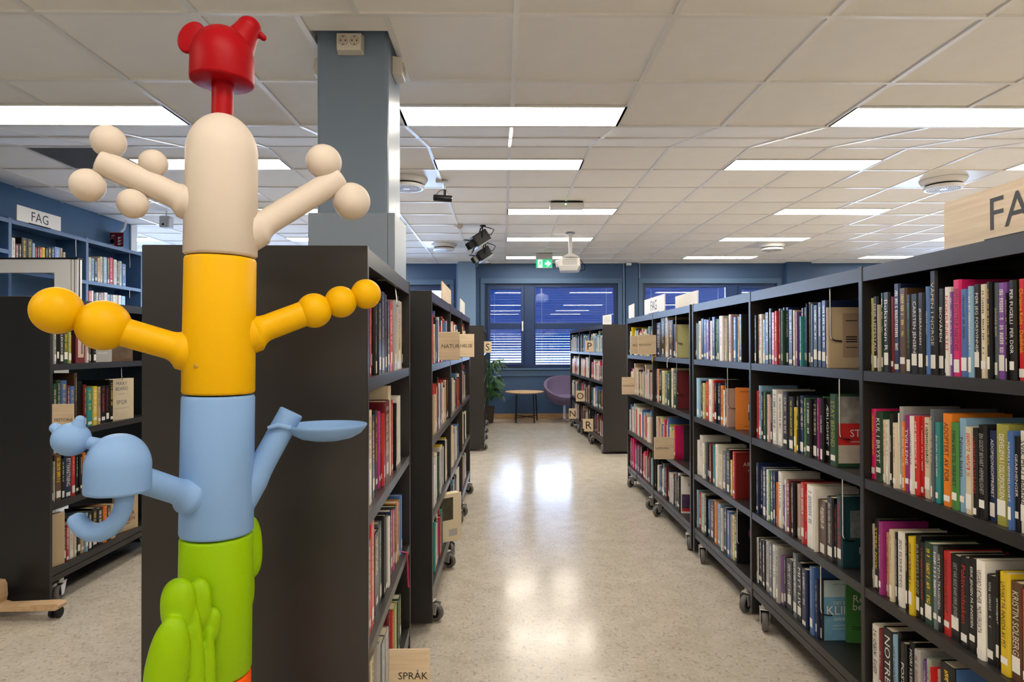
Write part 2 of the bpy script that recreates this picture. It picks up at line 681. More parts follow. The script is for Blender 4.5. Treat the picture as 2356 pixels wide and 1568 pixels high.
_tiles.sort(key=lambda t: -tile_px(t))
_FT = [(0, 1, 2, 3), (4, 7, 6, 5), (0, 4, 5, 1), (1, 5, 6, 2), (2, 6, 7, 3), (3, 7, 4, 0)]
_share = {}
for t in _tiles[:290]:
    key = (round(t[1] - t[0], 3), round(t[3] - t[2], 3), round(ceil_z(t[3]) - ceil_z(t[2]), 3))
    o0 = Vector((t[0], t[2], ceil_z(t[2])))
    if key not in _share:
        me = bpy.data.meshes.new('ceiling_tile')
        me.from_pydata([tuple(Vector(p) - o0) for p in tile_vec(t)], [], [f[::-1] for f in _FT])
        me.materials.append(M_TILE)
        _share[key] = me
    o = bpy.data.objects.new('ceiling_tile', _share[key])
    o.location = o0
    o.parent = ceiling
    col.objects.link(o)
mb = MB()
for t in _tiles[290:]:
    mb.add(tile_vec(t), [f[::-1] for f in _FT])
o = mb.build('ceiling_tile_field', M_TILE, ceiling, recalc=False)
o['kind'] = 'stuff'

# runners (along the room) and cross bars
BW = 0.012
for x in COLX + [X_GRID + 9.0]:
    for (a, b) in ((Y_B, Y_STEP0), (Y_STEP0, Y_STEP1), (Y_STEP1, WALL_Y)):
        spans = [(a, b)]
        if x < X_L + 0.02:
            if b <= Y_LEND:
                continue
            spans = [(Y_LEND, b)]
        elif abs(x - X_GRID + 0.6) < 0.02 and b == Y_STEP0:
            spans = [(a, YR0), (YR1, b)]
        lit = sorted(l[1] for l in LIGHTS if l[0] + 0.1 < x < l[0] + 1.1 and a - 0.01 < l[1] < b)
        for (s0, s1) in spans:
            cur = s0
            for ly in [q for q in lit if s0 - 0.01 <= q < s1] + [None]:
                e = s1 if ly is None else ly
                if e - cur > 0.02:
                    za, zb = ceil_z(cur), ceil_z(e)
                    m = MB()
                    m.add([(x - BW, cur, za), (x + BW, cur, za), (x + BW, e, zb), (x - BW, e, zb),
                           (x - BW, cur, za + 0.03), (x + BW, cur, za + 0.03), (x + BW, e, zb + 0.03), (x - BW, e, zb + 0.03)], [f[::-1] for f in _FT])
                    m.build('grid_runner', M_GRID, ceiling, recalc=False)
                if ly is not None:
                    cur = ly + 0.3
for x in (HOLE[0], HOLE[1]):
    MB().box((x - BW, YR0 + 0.012, CEIL_NEAR), (x + BW, YR1 - 0.012, CEIL_NEAR + 0.03)).build('grid_runner', M_GRID, ceiling)
for (y0, y1) in ROWS:
    z = ceil_z(y0) - 0.0004
    xa = X_L if y0 < Y_LEND else X_LL
    MB().box((xa, y0 - 0.010, z), (X_R, y0 + 0.010, z + 0.03)).build('grid_cross_bar', M_GRID, ceiling)
struct(MB().box((X_L, WALL_Y - 0.022, CEIL_FAR - 0.004), (X_R, WALL_Y, CEIL_FAR + 0.02)), 'trim_1', M_GRID)

# --- walls
H = CEIL_FAR + 0.3
wl = struct(MB().box((X_L - 0.2, Y_B, 0), (X_L, Y_LEND, H)), 'wall_left', M_WALLL)
struct(MB().box((X_L - 0.21, Y_LEND, 0), (X_L + 0.015, Y_LEND + 0.12, H)), 'trim_2', M_WHITE)
_y0, _y1, _z0, _z1 = 8.05, 11.05, 0.55, 2.62     # the annex is glazed on its outer side
mb = MB().box((X_LL - 0.2, Y_LEND + 0.12, 0), (X_LL, _y0, H)).box((X_LL - 0.2, _y1, 0), (X_LL, WALL_Y, H)).box((X_LL - 0.2, _y0, 0), (X_LL, _y1, _z0)).box((X_LL - 0.2, _y0, _z1), (X_LL, _y1, H))
struct(mb, 'wall_annex_side', M_WALL)
w = empty('window_7', (X_LL, (_y0 + _y1) / 2, _z0))
w['kind'] = 'structure'
for (a, b) in ((_y0, (_y0 + _y1) / 2), ((_y0 + _y1) / 2, _y1)):
    mb = MB().box((X_LL - 0.1, a, _z0), (X_LL - 0.04, a + 0.05, _z1)).box((X_LL - 0.1, b - 0.05, _z0), (X_LL - 0.04, b, _z1)).box((X_LL - 0.1, a, _z0), (X_LL - 0.04, b, _z0 + 0.05)).box((X_LL - 0.1, a, _z1 - 0.05), (X_LL - 0.04, b, _z1))
    mb.build('frame', M_FRAME, w)
    MB().box((X_LL - 0.075, a + 0.05, _z0 + 0.05), (X_LL - 0.07, b - 0.05, _z1 - 0.05)).build('pane', M_GLASS, w)
struct(MB().box((X_LL, Y_LEND, 0), (X_L - 0.21, Y_LEND + 0.12, H)), 'wall_annex_front', M_WALL)
struct(MB().box((X_R, Y_B, 0), (X_R + 0.2, WALL_Y, H)), 'wall_right', M_WALL)
struct(MB().box((X_LL, Y_B - 0.2, 0), (X_R, Y_B, H)), 'wall_back', mat('warm_white_paint', (0.62, 0.57, 0.5), 0.7))

# windows in the far wall: (x0, x1, z0, z1) and the mullion layout
WIN = [
    ('window_1', -0.311, 2.066, 0.90, 2.405, 'LS'),     # centre window, small sash on the left
    ('window_2', 2.505, 4.93, 0.90, 2.403, 'RS'),
    ('window_3', -3.30, -0.93, 0.90, 2.385, 'RS'),
    ('window_4', -6.6, -4.2, 0.912, 2.402, 'LS'),
    ('window_5', -9.0, -7.0, 0.912, 2.402, 'LS'),
    ('window_6', 6.2, 8.6, 0.912, 2.402, 'LS'),
]
mb = MB()
xs = sorted([w[1:5] for w in WIN])
cur = X_LL
for (x0, x1, z0, z1) in xs:
    mb.box((cur, WALL_Y, 0), (x0, WALL_Y + 0.2, H))
    mb.box((x0, WALL_Y, 0), (x1, WALL_Y + 0.2, z0))
    mb.box((x0, WALL_Y, z1), (x1, WALL_Y + 0.2, H))
    cur = x1
mb.box((cur, WALL_Y, 0), (X_R, WALL_Y + 0.2, H))
struct(mb, 'wall_far', M_WALL)
# shallow pilasters and wall strips
struct(MB().box((-0.776, WALL_Y - 0.16, 0), (-0.467, WALL_Y, CEIL_FAR)), 'wall_far_pilaster', mat('daylit_pilaster_blue', (0.17, 0.27, 0.40), 0.5))  # lighter than the wall: daylight on the pilaster is put into its colour
struct(MB().box((2.20, WALL_Y - 0.05, 0), (2.415, WALL_Y, CEIL_FAR), ), 'wall_far_strip', M_WALL, bevel=0.006)
struct(MB().box((5.06, WALL_Y - 0.10, 0), (5.50, WALL_Y, CEIL_FAR)), 'wall_far_pier', M_WALL)
for n, (xa, xb) in enumerate(((-9.2, -0.776), (-0.467, 2.20), (2.415, 5.06), (5.50, 9.0))):
    struct(MB().box((xa, WALL_Y - 0.016, 0), (xb, WALL_Y, 0.095)), ['baseboard_annex', 'baseboard_far', 'baseboard_far_bay', 'baseboard_far_end'][n], M_SKIRT, bevel=0.004)
for n, x in enumerate((-0.80, 2.17, 2.45)):
    struct(MB().box((x - 0.012, WALL_Y - 0.02, 0.1), (x + 0.012, WALL_Y, CEIL_FAR)), 'trim_%d' % (3 + n), mat('pale_blue_cover_strip', (0.15, 0.26, 0.42), 0.45))

M_SLAT = bpy.data.materials.new('blue_blind_slat')
M_SLAT.use_nodes = True
_nt = M_SLAT.node_tree
_nt.nodes.remove(_nt.nodes['Principled BSDF'])
_d = _nt.nodes.new('ShaderNodeBsdfDiffuse')
_d.inputs[0].default_value = (0.012, 0.06, 0.20, 1)
_t = _nt.nodes.new('ShaderNodeBsdfTranslucent')
_t.inputs[0].default_value = (0.003, 0.012, 0.045, 1)
_a = _nt.nodes.new('ShaderNodeMixShader')
_a.inputs[0].default_value = 0.5
_nt.links.new(_d.outputs[0], _a.inputs[1])
_nt.links.new(_t.outputs[0], _a.inputs[2])
_nt.links.new(_a.outputs[0], _nt.nodes['Material Output'].inputs['Surface'])


def window(name, x0, x1, z0, z1, lay):
    yw = WALL_Y
    w = empty(name, ((x0 + x1) / 2, yw, z0))
    w['kind'] = 'structure'
    # casing boards on the wall, and the sill
    for nm, lo, hi in (('casing', (x0 - 0.075, yw - 0.022, z1), (x1 + 0.075, yw, z1 + 0.095)),
                       ('casing', (x0 - 0.075, yw - 0.022, z0 - 0.14), (x0, yw, z1)), ('casing', (x1, yw - 0.022, z0 - 0.14), (x1 + 0.075, yw, z1)),
                       ('apron', (x0, yw - 0.02, z0 - 0.14), (x1, yw, z0 - 0.03))):
        MB().box(lo, hi).build(nm, mat('casing_blue_paint', (0.055, 0.115, 0.215), 0.5), w, bevel=0.004)
    MB().box((x0 - 0.02, yw - 0.05, z0 - 0.03), (x1 + 0.02, yw + 0.08, z0)).build('sill', mat('casing_blue_paint'), w, bevel=0.005)
    mb = MB()                                   # outer frame
    f = 0.045
    ya, yb = yw + 0.03, yw + 0.11
    mb.box((x0, ya, z0), (x0 + f, yb, z1)).box((x1 - f, ya, z0), (x1, yb, z1)).box((x0 + f, ya, z1 - f), (x1 - f, yb, z1)).box((x0 + f, ya, z0), (x1 - f, yb, z0 + f))
    mb.build('frame', M_FRAME, w, bevel=0.004)
    small = 0.72
    xm = x0 + small if lay == 'LS' else x1 - small
    ma, mz = (xm - 0.02, xm + 0.165) if lay == 'LS' else (xm - 0.165, xm + 0.02)
    MB().box((ma, ya - 0.004, z0 + f), (mz, yb, z1 - f)).build('mullion', M_FRAME, w, bevel=0.006)
    zr = z0 + 0.745 * (z1 - z0) * 0.72          # the horizontal rail
    zr = 1.65
    cells = [(x0 + f, ma, lay == 'LS'), (mz, x1 - f, lay == 'RS')]
    for (a, b, sash) in cells:
        s = 0.055 if sash else 0.022
        mb = MB()
        yc = ya - (0.022 if sash else 0.0)
        mb.box((a, yc, z0 + f), (a + s, yb - 0.02, z1 - f)).box((b - s, yc, z0 + f), (b, yb - 0.02, z1 - f))
        mb.box((a + s, yc, z1 - f - s), (b - s, yb - 0.02, z1 - f)).box((a + s, yc, z0 + f), (b - s, yb - 0.02, z0 + f + s))
        so = mb.build('sash', M_FRAME, w, bevel=0.004)
        MB().box((a + s, yc + 0.004, zr - 0.055), (b - s, yb - 0.02, zr + 0.055)).build('rail', M_FRAME, so, bevel=0.004)
        for (p, q) in ((z0 + f + s, zr - 0.055), (zr + 0.055, z1 - f - s)):
            MB().box((a + s, ya + 0.03, p), (b - s, ya + 0.036, q)).build('pane', M_GLASS, so)
        if sash:
            hx = b - 0.028 if lay == 'LS' else a + 0.028
            MB().box((hx - 0.012, yc - 0.03, zr - 0.09), (hx + 0.012, yc - 0.012, zr + 0.075)).box((hx - 0.014, yc - 0.014, zr + 0.03), (hx + 0.014, yc, zr + 0.085)).build('handle', M_WHITE, so, bevel=0.003)
        # venetian blind behind the glass
        if name in ('window_1', 'window_2'):
            mb = MB()
            zz = z1 - 0.05
            k = 0
            pitch = 0.0455
            while zz > z0 + 0.06:
                t = (z1 - zz) / (z1 - z0)
                ang = math.radians(66 - 26 * max(0, (t - 0.40)) / 0.60 - (18 if t > 0.80 else 0))
                dy, dz = 0.027 * math.cos(ang), 0.027 * math.sin(ang)
                yc2 = yb + 0.05
                # outer edge low, so that the room side sees the slats' upper faces from below as closed blades
                mb.add([(a + 0.005, yc2 - dy, zz - dz), (b - 0.005, yc2 - dy, zz - dz), (b - 0.005, yc2, zz + 0.003), (a + 0.005, yc2, zz + 0.003),
                        (b - 0.005, yc2 + dy, zz + dz), (a + 0.005, yc2 + dy, zz + dz)], [(0, 1, 2, 3), (3, 2, 4, 5)])
                zz -= pitch
                k += 1
            bl = mb.build('blind', M_SLAT, w, recalc=False, smooth=True)
            bl['kind'] = 'stuff'
            for xx in ((a + 0.14, b - 0.14) if (b - a) > 1 else (a + 0.13,)):
                MB().box((xx - 0.003, yb + 0.018, z0 + 0.05), (xx + 0.003, yb + 0.022, z1 - 0.05)).build('ladder_cord', M_WHITE, bl)
    return w


for w in WIN:
    window(*w)
# bright snowy yard outside
o = struct(MB().box((-40, WALL_Y + 0.6, -0.9), (40, 60, -0.8)), 'ground_outside', mat('snow', (0.75, 0.8, 0.85), 0.8))

# --- the column with its boxed foot
cx0, cx1, cy0, cy1 = -0.751, -0.461, 2.567, 2.872
colm = struct(MB().box((cx0, cy0, 0), (cx1, cy1, CEIL_NEAR + 0.2)), 'column', M_COLMN, bevel=0.014, bseg=2)
MB().box((cx0 - 0.028, cy0 - 0.022, 0), (cx1 + 0.0, cy0, 1.829)).build('cladding_front', M_CLAD, colm, bevel=0.003)
MB().box((cx1, cy0 - 0.022, 0), (cx1 + 0.03, cy1 - 0.03, 1.829)).build('cladding_side', M_CLAD, colm, bevel=0.003)
MB().box((cx0 - 0.018, cy0 - 0.001, 1.826), (cx1 + 0.03, cy1 - 0.03, 1.829)).build('cladding_cap', M_CLAD, colm)

# ------------------------------------------------------------------ ceiling fittings
M_DIFF = mat('lit_diffuser', (0.9, 0.9, 0.9), 0.6, emit=LIGHT_COLOR[:3], estr=LIGHT_STRENGTH)


for i, (x, y) in enumerate(LIGHTS):
    z = ceil_z(y + 0.15)
    if z == CEIL_NEAR:
        z = CEIL_NEAR
    r = empty('ceiling_light', (x + 0.6, y + 0.15, z))
    rows = {round(Y_STEP0 - 0.3, 2): 'first row from the camera, on the lower ceiling', round(Y_STEP1 + 0.3, 2): 'row just past the sloped ceiling',
            round(Y_STEP1 + 2.1, 2): 'second row past the sloped ceiling', round(Y_STEP1 + 3.9, 2): 'third row past the sloped ceiling',
            round(Y_STEP1 + 5.7, 2): 'row closest to the far windows'}
    rw = rows.get(round(y, 2))
    if rw is None:
        rw = 'unseen row above the camera' if y > 0 else 'unseen row behind the camera'
    same = sorted(l[0] for l in LIGHTS if abs(l[1] - y) < 0.01)
    k = same.index(x)
    side = ['far left', 'second from left', 'third from left', 'fourth from left', 'fifth from left', 'sixth from left'][k] if k < len(same) - 1 else 'far right'
    tag(r, 'lit white ceiling panel, %s, %s' % (side, rw), 'ceiling light', 'rectangular light panels in the tiled ceiling')
    e = 0.014
    mb = MB()
    mb.box((x, y, z), (x + 1.2, y + e, z + 0.03)).box((x, y + 0.3 - e, z), (x + 1.2, y + 0.3, z + 0.03))
    mb.box((x, y + e, z), (x + e, y + 0.3 - e, z + 0.03)).box((x + 1.2 - e, y + e, z), (x + 1.2, y + 0.3 - e, z + 0.03))
    mb.build('rim', M_GRID, r)
    MB().box((x + e, y + e, z + 0.003), (x + 1.2 - e, y + 0.3 - e, z + 0.01)).build('diffuser', M_DIFF, r)


def air_vent(x, y, label):
    z = CEIL_FAR
    r = empty('air_diffuser', (x, y, z))
    tag(r, label, 'air vent', 'round ceiling air diffusers')
    mb = MB()
    mb.box((x - 0.286, y - 0.286, z + 0.002), (x + 0.286, y + 0.286, z + 0.012))
    mb.build('plate', M_WHITE, r)
    mb = MB()                                    # flared collar
    mb.lathe((x, y, z), [(0.188, 0.0), (0.172, -0.030), (0.152, -0.044), (0.144, -0.044), (0.144, 0.0)], 40)
    mb.build('collar', M_WHITE, r, smooth=True)
    MB().lathe((x, y, z), [(0.136, -0.044), (0.136, -0.056)], 32).build('gap', M_BLACK, r)
    mb = MB()                                    # the disc with its rings
    prof = [(0.001, -0.085), (0.03, -0.085)]
    rr = 0.036
    while rr < 0.13:
        prof += [(rr, -0.085), (rr + 0.002, -0.080), (rr + 0.008, -0.080), (rr + 0.010, -0.085)]
        rr += 0.020
    prof += [(0.150, -0.083), (0.158, -0.072), (0.155, -0.058), (0.001, -0.056)]
    mb.lathe((x, y, z), prof, 44)
    mb.build('disc', M_WHITE, r, smooth=True, angle=30)
    mb = MB()
    for q in range(2, 8):
        n = int(q * 5.2)
        for j in range(n):
            a = 2 * math.pi * j / n
            R0, R1 = 0.018 * q - 0.006, 0.018 * q + 0.004
            c, s = math.cos(a), math.sin(a)
            w = 0.0032
            mb.add([(x + R0 * c - w * s, y + R0 * s + w * c, z - 0.0856), (x + R0 * c + w * s, y + R0 * s - w * c, z - 0.0856),
                    (x + R1 * c + w * s, y + R1 * s - w * c, z - 0.0856), (x + R1 * c - w * s, y + R1 * s + w * c, z - 0.0856)], [(0, 1, 2, 3)])
    g = mb.build('slots', M_DARK, r, recalc=False)
    g['kind'] = 'stuff'


air_vent(*VENTS[0], 'round white air diffuser beside the column, next to the small black spotlight')
air_vent(*VENTS[1], 'round white air diffuser above the large wooden subject sign')
air_vent(*VENTS[2], 'round white air diffuser beside the pair of theatre spotlights')
air_vent(*VENTS[3], 'round white air diffuser between two far light panels')

# dark perforated extract grille
gx, gy = GRILLE
r = empty('extract_grille', (gx, gy, CEIL_FAR))
tag(r, 'square dark perforated extract grille in the ceiling above the blue wall shelves', 'grille')
MB().box((gx - 0.294, gy - 0.294, CEIL_FAR + 0.02), (gx + 0.294, gy + 0.294, CEIL_FAR + 0.03)).build('backing', M_DARK, r)
mb = MB()
for k in range(30):
    p = -0.285 + 0.57 * k / 29
    mb.box((gx - 0.29, gy + p - 0.003, CEIL_FAR + 0.002), (gx + 0.29, gy + p + 0.003, CEIL_FAR + 0.008))
    mb.box((gx + p - 0.003, gy - 0.29, CEIL_FAR + 0.003), (gx + p + 0.003, gy + 0.29, CEIL_FAR + 0.009))
g = mb.build('mesh_bars', mat('grille_grey', (0.16, 0.175, 0.2), 0.5), r, recalc=False)
g['kind'] = 'stuff'
mb = MB()
for (a, b, c, d) in ((-0.294, -0.294, 0.294, -0.278), (-0.294, 0.278, 0.294, 0.294), (-0.294, -0.278, -0.278, 0.278), (0.278, -0.278, 0.294, 0.278)):
    mb.box((gx + a, gy + b, CEIL_FAR), (gx + c, gy + d, CEIL_FAR + 0.012))
mb.build('frame', M_GRID, r)


# small black track spotlight
def small_spot(p, L, rad, label, tilt=(1, 0.05, -0.06)):
    z = CEIL_FAR
    r = empty('small_spotlight', (p[0], p[1], z))
    tag(r, label, 'spotlight', 'black spotlights on the ceiling')
    MB().box((p[0] - 0.06, p[1] - 0.03, z - 0.02), (p[0] + 0.05, p[1] + 0.03, z)).build('adapter', M_WHITE, r, bevel=0.004)
    MB().tube([(p[0] + 0.02, p[1], z - 0.02), (p[0] + 0.02, p[1], z - 0.075)], 0.008, 8).build('stem', M_STEEL, r, smooth=True)
    MB().box((p[0] + 0.008, p[1] - 0.004, p[2] + rad - 0.01), (p[0] + 0.032, p[1] + 0.004, z - 0.07)).build('bracket', M_BLACK, r, bevel=0.002)
    d = Vector(tilt).normalized()
    c = Vector((p[0], p[1], p[2]))
    mb = MB()
    mb.tube([c - d * L / 2, c - d * (L / 2 - 0.008), c + d * (L / 2 - 0.004), c + d * L / 2], [rad * 0.9, rad, rad, rad * 0.96], 20)
    b = mb.build('lamp_body', M_BLACK, r, smooth=True)
    MB().tube([c + d * (L / 2), c + d * (L / 2 + 0.004)], rad * 0.82, 18).build('lens', M_CHROME, b, smooth=True)
    MB().tube([(p[0] + 0.02, p[1], z - 0.07), (p[0] - 0.03, p[1], z - 0.085), (p[0] - L * 0.36, p[1], p[2] + rad)], 0.003, 6).build('cable', M_BLACK, r)


_p = at_height(1003, 417, CEIL_FAR)
small_spot((_p.x + 0.06, _p.y, px(1005, 456, _p.y).z), 0.165, 0.029, 'small black cylinder spotlight hanging beside the round air diffuser')


def stage_light(p, label, size=1.0):
    """Theatre lantern with barn doors on a hanging yoke."""
    z = CEIL_FAR
    r = empty('theatre_spotlight', (p[0], p[1], z))
    tag(r, label, 'spotlight', 'black theatre spotlights')
    d = Vector((-0.80, -0.25, -0.55)).normalized()
    u = Vector((0, 0, 1))
    s = d.cross(u).normalized()
    n = s.cross(d).normalized()
    c = Vector((p[0] - 0.03, p[1], p[2]))
    L, w, h = 0.20 * size, 0.075 * size, 0.075 * size

    def T(a, b, e):
        return c + d * a + s * b + n * e
    mb = MB()
    mb.box((-L / 2, -w, -h), (L / 2, w, h), T)
    b = mb.build('housing', M_BLACK, r, bevel=0.012 * size)
    MB().box((-L / 2 + 0.01, -w - 0.004, -h - 0.006), (L / 2 + 0.01, w + 0.004, -h + 0.012), T).build('lower_tray', mat('grey_metal', (0.25, 0.27, 0.3), 0.4), b)
    MB().box((-0.06 * size, w + 0.0005, -h + 0.02), (-0.01 * size, w + 0.002, -h + 0.035), T).build('sticker', M_LABEL, b)
    MB().tube([c + d * (L / 2), c + d * (L / 2 + 0.03 * size)], [0.055 * size, 0.05 * size], 16).build('snout', M_BLACK, b, smooth=True)
    for (sx, sz) in ((1, 0), (-1, 0), (0, 1), (0, -1)):
        q = MB()
        e = L / 2 + 0.03 * size
        if sx:
            q.add([T(e, sx * 0.05 * size, -0.05 * size), T(e, sx * 0.05 * size, 0.05 * size), T(e + 0.055 * size, sx * 0.075 * size, 0.04 * size), T(e + 0.055 * size, sx * 0.075 * size, -0.04 * size),
                   T(e, sx * 0.053 * size, -0.05 * size), T(e, sx * 0.053 * size, 0.05 * size), T(e + 0.055 * size, sx * 0.078 * size, 0.04 * size), T(e + 0.055 * size, sx * 0.078 * size, -0.04 * size)], _FT)
        else:
            q.add([T(e, -0.05 * size, sz * 0.05 * size), T(e, 0.05 * size, sz * 0.05 * size), T(e + 0.06 * size, 0.045 * size, sz * 0.095 * size), T(e + 0.06 * size, -0.045 * size, sz * 0.095 * size),
                   T(e, -0.05 * size, sz * 0.053 * size), T(e, 0.05 * size, sz * 0.053 * size), T(e + 0.06 * size, 0.045 * size, sz * 0.098 * size), T(e + 0.06 * size, -0.045 * size, sz * 0.098 * size)], _FT)
        q.build('barn_door', M_BLACK, r)
    mb = MB()
    top = Vector((p[0], p[1], z - 0.012))
    for e in (-1, 1):
        a = c + s * (e * (w + 0.006))
        mb.tube([a, a + Vector((0, 0, 0.06)), Vector((a.x * 0.5 + top.x * 0.5, a.y * 0.5 + top.y * 0.5, z - 0.03)), top], 0.008, 6)
    mb.build('yoke', M_BLACK, r, smooth=True)
    MB().lathe((p[0], p[1], z), [(0.035, 0), (0.035, -0.012)], 16).build('ceiling_mount', M_BLACK, r)
    e = c - d * L / 2
    MB().tube([e, e + Vector((0.05, 0, 0.0)), e + Vector((0.085, 0, 0.06)), e + Vector((0.03, 0, (z - e.z) * 0.75)), top], 0.006, 6).build('cable', M_BLACK, r, smooth=True)


_p, _q = at_height(1111, 518, CEIL_FAR), at_height(1118, 556, CEIL_FAR)
stage_light((_p.x, _p.y, px(1103, 549, _p.y).z), 'black theatre spotlight with barn doors, nearer of the pair')
stage_light((_q.x, _q.y, px(1113, 584, _q.y).z), 'black theatre spotlight with barn doors, farther of the pair')

# black lantern and grey loudspeaker seen past the plastic tree
_g = px(600, 495, 7.0)
r = empty('hanging_lantern', (_g.x, _g.y, CEIL_FAR))
tag(r, 'black round ceiling lantern glimpsed between the white trunk and its branch', 'spotlight')
MB().lathe((_g.x, _g.y, _g.z), [(0.02, 0.19), (0.12, 0.17), (0.16, 0.08), (0.16, -0.06), (0.11, -0.15), (0.05, -0.17)], 24).build('housing', M_BLACK, r, smooth=True)
MB().tube([(_g.x, _g.y, CEIL_FAR), (_g.x, _g.y, _g.z + 0.1)], 0.012, 8).build('stem', M_BLACK, r)
c = px(383, 511, 6.9)
r = empty('wall_loudspeaker', (c.x, c.y, CEIL_FAR))
tag(r, 'small light grey box loudspeaker hanging by the ceiling left of the trunk', 'speaker')
MB().cbox((c.x, c.y, c.z), (0.11, 0.10, 0.125)).build('box', mat('pale_grey_plastic', (0.5, 0.53, 0.57), 0.5), r, bevel=0.012)
MB().lathe((c.x - 0.012, c.y - 0.051, c.z - 0.03), [(0.012, 0), (0.012, 0.003)], 12, 'y').build('port', M_BLACK, r)
MB().tube([(c.x, c.y, c.z + 0.06), (c.x, c.y, CEIL_FAR)], 0.008, 6).build('bracket', M_WHITE, r)

# emergency light box
c = at_height(1304, 465, CEIL_FAR)
r = empty('emergency_light', (c.x, c.y, CEIL_FAR))
tag(r, 'flat white emergency light box with green lamp on the ceiling', 'emergency light')
MB().box((c.x - 0.175, c.y - 0.05, CEIL_FAR - 0.065), (c.x + 0.175, c.y + 0.08, CEIL_FAR - 0.012)).build('housing', M_WHITE, r, bevel=0.01)
MB().box((c.x - 0.165, c.y - 0.04, CEIL_FAR - 0.012), (c.x + 0.165, c.y + 0.07, CEIL_FAR)).build('base', M_BLACK, r)
MB().lathe((c.x - 0.015, c.y - 0.052, CEIL_FAR - 0.03), [(0.006, 0), (0.006, 0.004)], 10, 'y').build('indicator', mat('green_led', (0.1, 0.8, 0.2), 0.4, emit=(0.15, 1, 0.3), estr=4), r)

# smoke detector, dome camera, box on the far wall
c = at_height(1055, 518, CEIL_FAR)
r = empty('smoke_detector', (c.x, c.y, CEIL_FAR))
tag(r, 'round ivory smoke detector on the ceiling beside the theatre spotlights', 'smoke detector')
MB().lathe((c.x, c.y, CEIL_FAR), [(0.054, 0), (0.054, -0.014)], 24).build('base', M_SOCK, r, smooth=True, angle=30)
MB().lathe((c.x, c.y, CEIL_FAR), [(0.048, -0.014), (0.044, -0.03), (0.026, -0.044), (0.005, -0.046)], 24).build('cap', M_SOCK, r, smooth=True, angle=30)
c = at_height(1124, 601, CEIL_FAR)
r = empty('dome_camera', (c.x, c.y, CEIL_FAR))
tag(r, 'small dome camera on the ceiling near the far wall below the spotlights', 'camera')
MB().lathe((c.x, c.y, CEIL_FAR), [(0.05, 0), (0.05, -0.03)], 20).build('base', M_WHITE, r, smooth=True, angle=30)
MB().ball((c.x, c.y, CEIL_FAR - 0.03), 0.042, 16, 8).build('dome', mat('smoked_dome', (0.05, 0.05, 0.06), 0.1), r, smooth=True)
o = MB().box((2.20, WALL_Y - 0.11, CEIL_FAR - 0.05), (2.29, WALL_Y - 0.05, CEIL_FAR - 0.005)).build('junction_box', M_WHITE, origin=(2.245, WALL_Y - 0.08, CEIL_FAR - 0.05), bevel=0.005)
tag(o, 'tiny white junction box at the top of the far wall between two windows', 'junction box')

# projector on its ceiling pole
YP = at_height(1314, 536, CEIL_FAR).y
c = px(1309, 607, YP)
r = empty('projector', (c.x, YP, CEIL_FAR))
tag(r, 'white projector hanging from the ceiling on a white pole', 'projector')
MB().tube([(c.x + 0.02, YP, CEIL_FAR), (c.x + 0.02, YP, c.z + 0.08)], 0.026, 16).build('pole', M_WHITE, r, smooth=True)
MB().lathe((c.x + 0.02, YP, CEIL_FAR), [(0.06, 0), (0.06, -0.008)], 20).build('flange', mat('grey_metal'), r)
mb = MB()
mb.add([(c.x - 0.10, YP - 0.07, c.z + 0.085), (c.x + 0.13, YP - 0.07, c.z + 0.085), (c.x + 0.13, YP + 0.07, c.z + 0.085), (c.x - 0.10, YP + 0.07, c.z + 0.085),
        (c.x - 0.02, YP - 0.03, c.z + 0.13), (c.x + 0.06, YP - 0.03, c.z + 0.13), (c.x + 0.06, YP + 0.03, c.z + 0.13), (c.x - 0.02, YP + 0.03, c.z + 0.13)], _FT)
mb.build('mount', M_WHITE, r)
rot = Matrix.Rotation(math.radians(-8), 3, 'Z')


def TP(a, b, e):
    return Vector((c.x, YP, c.z)) + rot @ Vector((a, b, e))


mb = MB()
mb.add([TP(-0.115, -0.14, 0.06), TP(0.145, -0.14, 0.06), TP(0.145, 0.16, 0.08), TP(-0.115, 0.16, 0.08), TP(-0.135, -0.16, -0.05), TP(0.15, -0.16, -0.05), TP(0.15, 0.16, -0.05), TP(-0.135, 0.16, -0.05)], _FT)
b = mb.build('body', M_WHITE, r, bevel=0.012)
mb = MB()
mb.add([TP(-0.12, -0.158, -0.05), TP(0.14, -0.158, -0.05), TP(0.15, 0.16, -0.05), TP(-0.135, 0.16, -0.05), TP(-0.11, -0.12, -0.10), TP(0.11, -0.12, -0.10), TP(0.12, 0.14, -0.10), TP(-0.12, 0.14, -0.10)], _FT)
mb.build('underside', M_WHITE, r, bevel=0.008)
MB().tube([TP(-0.12, -0.05, 0.0), TP(-0.17, -0.05, -0.005)], [0.05, 0.045], 18).build('lens_barrel', M_WHITE, r, smooth=True)
mb = MB()
for k in range(7):
    for j in range(13):
        e = -0.03 + 0.0125 * k
        yy = -0.16 + (e + 0.05) / 0.11 * 0.02 - 0.001
        a = -0.075 + 0.0145 * j
        mb.add([TP(a, yy, e), TP(a + 0.009, yy, e), TP(a + 0.009, yy + 0.0013, e + 0.007), TP(a, yy + 0.0013, e + 0.007)], [(0, 1, 2, 3)])
g = mb.build('air_grille', mat('grille_shade', (0.10, 0.09, 0.08), 0.7), b, recalc=False)
g['kind'] = 'stuff'
MB().tube([TP(0.06, 0.1, 0.11), TP(0.15, 0.1, 0.06), TP(0.21, 0.1, -0.02), TP(0.20, 0.12, -0.07), TP(0.14, 0.1, -0.08)], 0.006, 6).build('cable', M_BLACK, r, smooth=True)

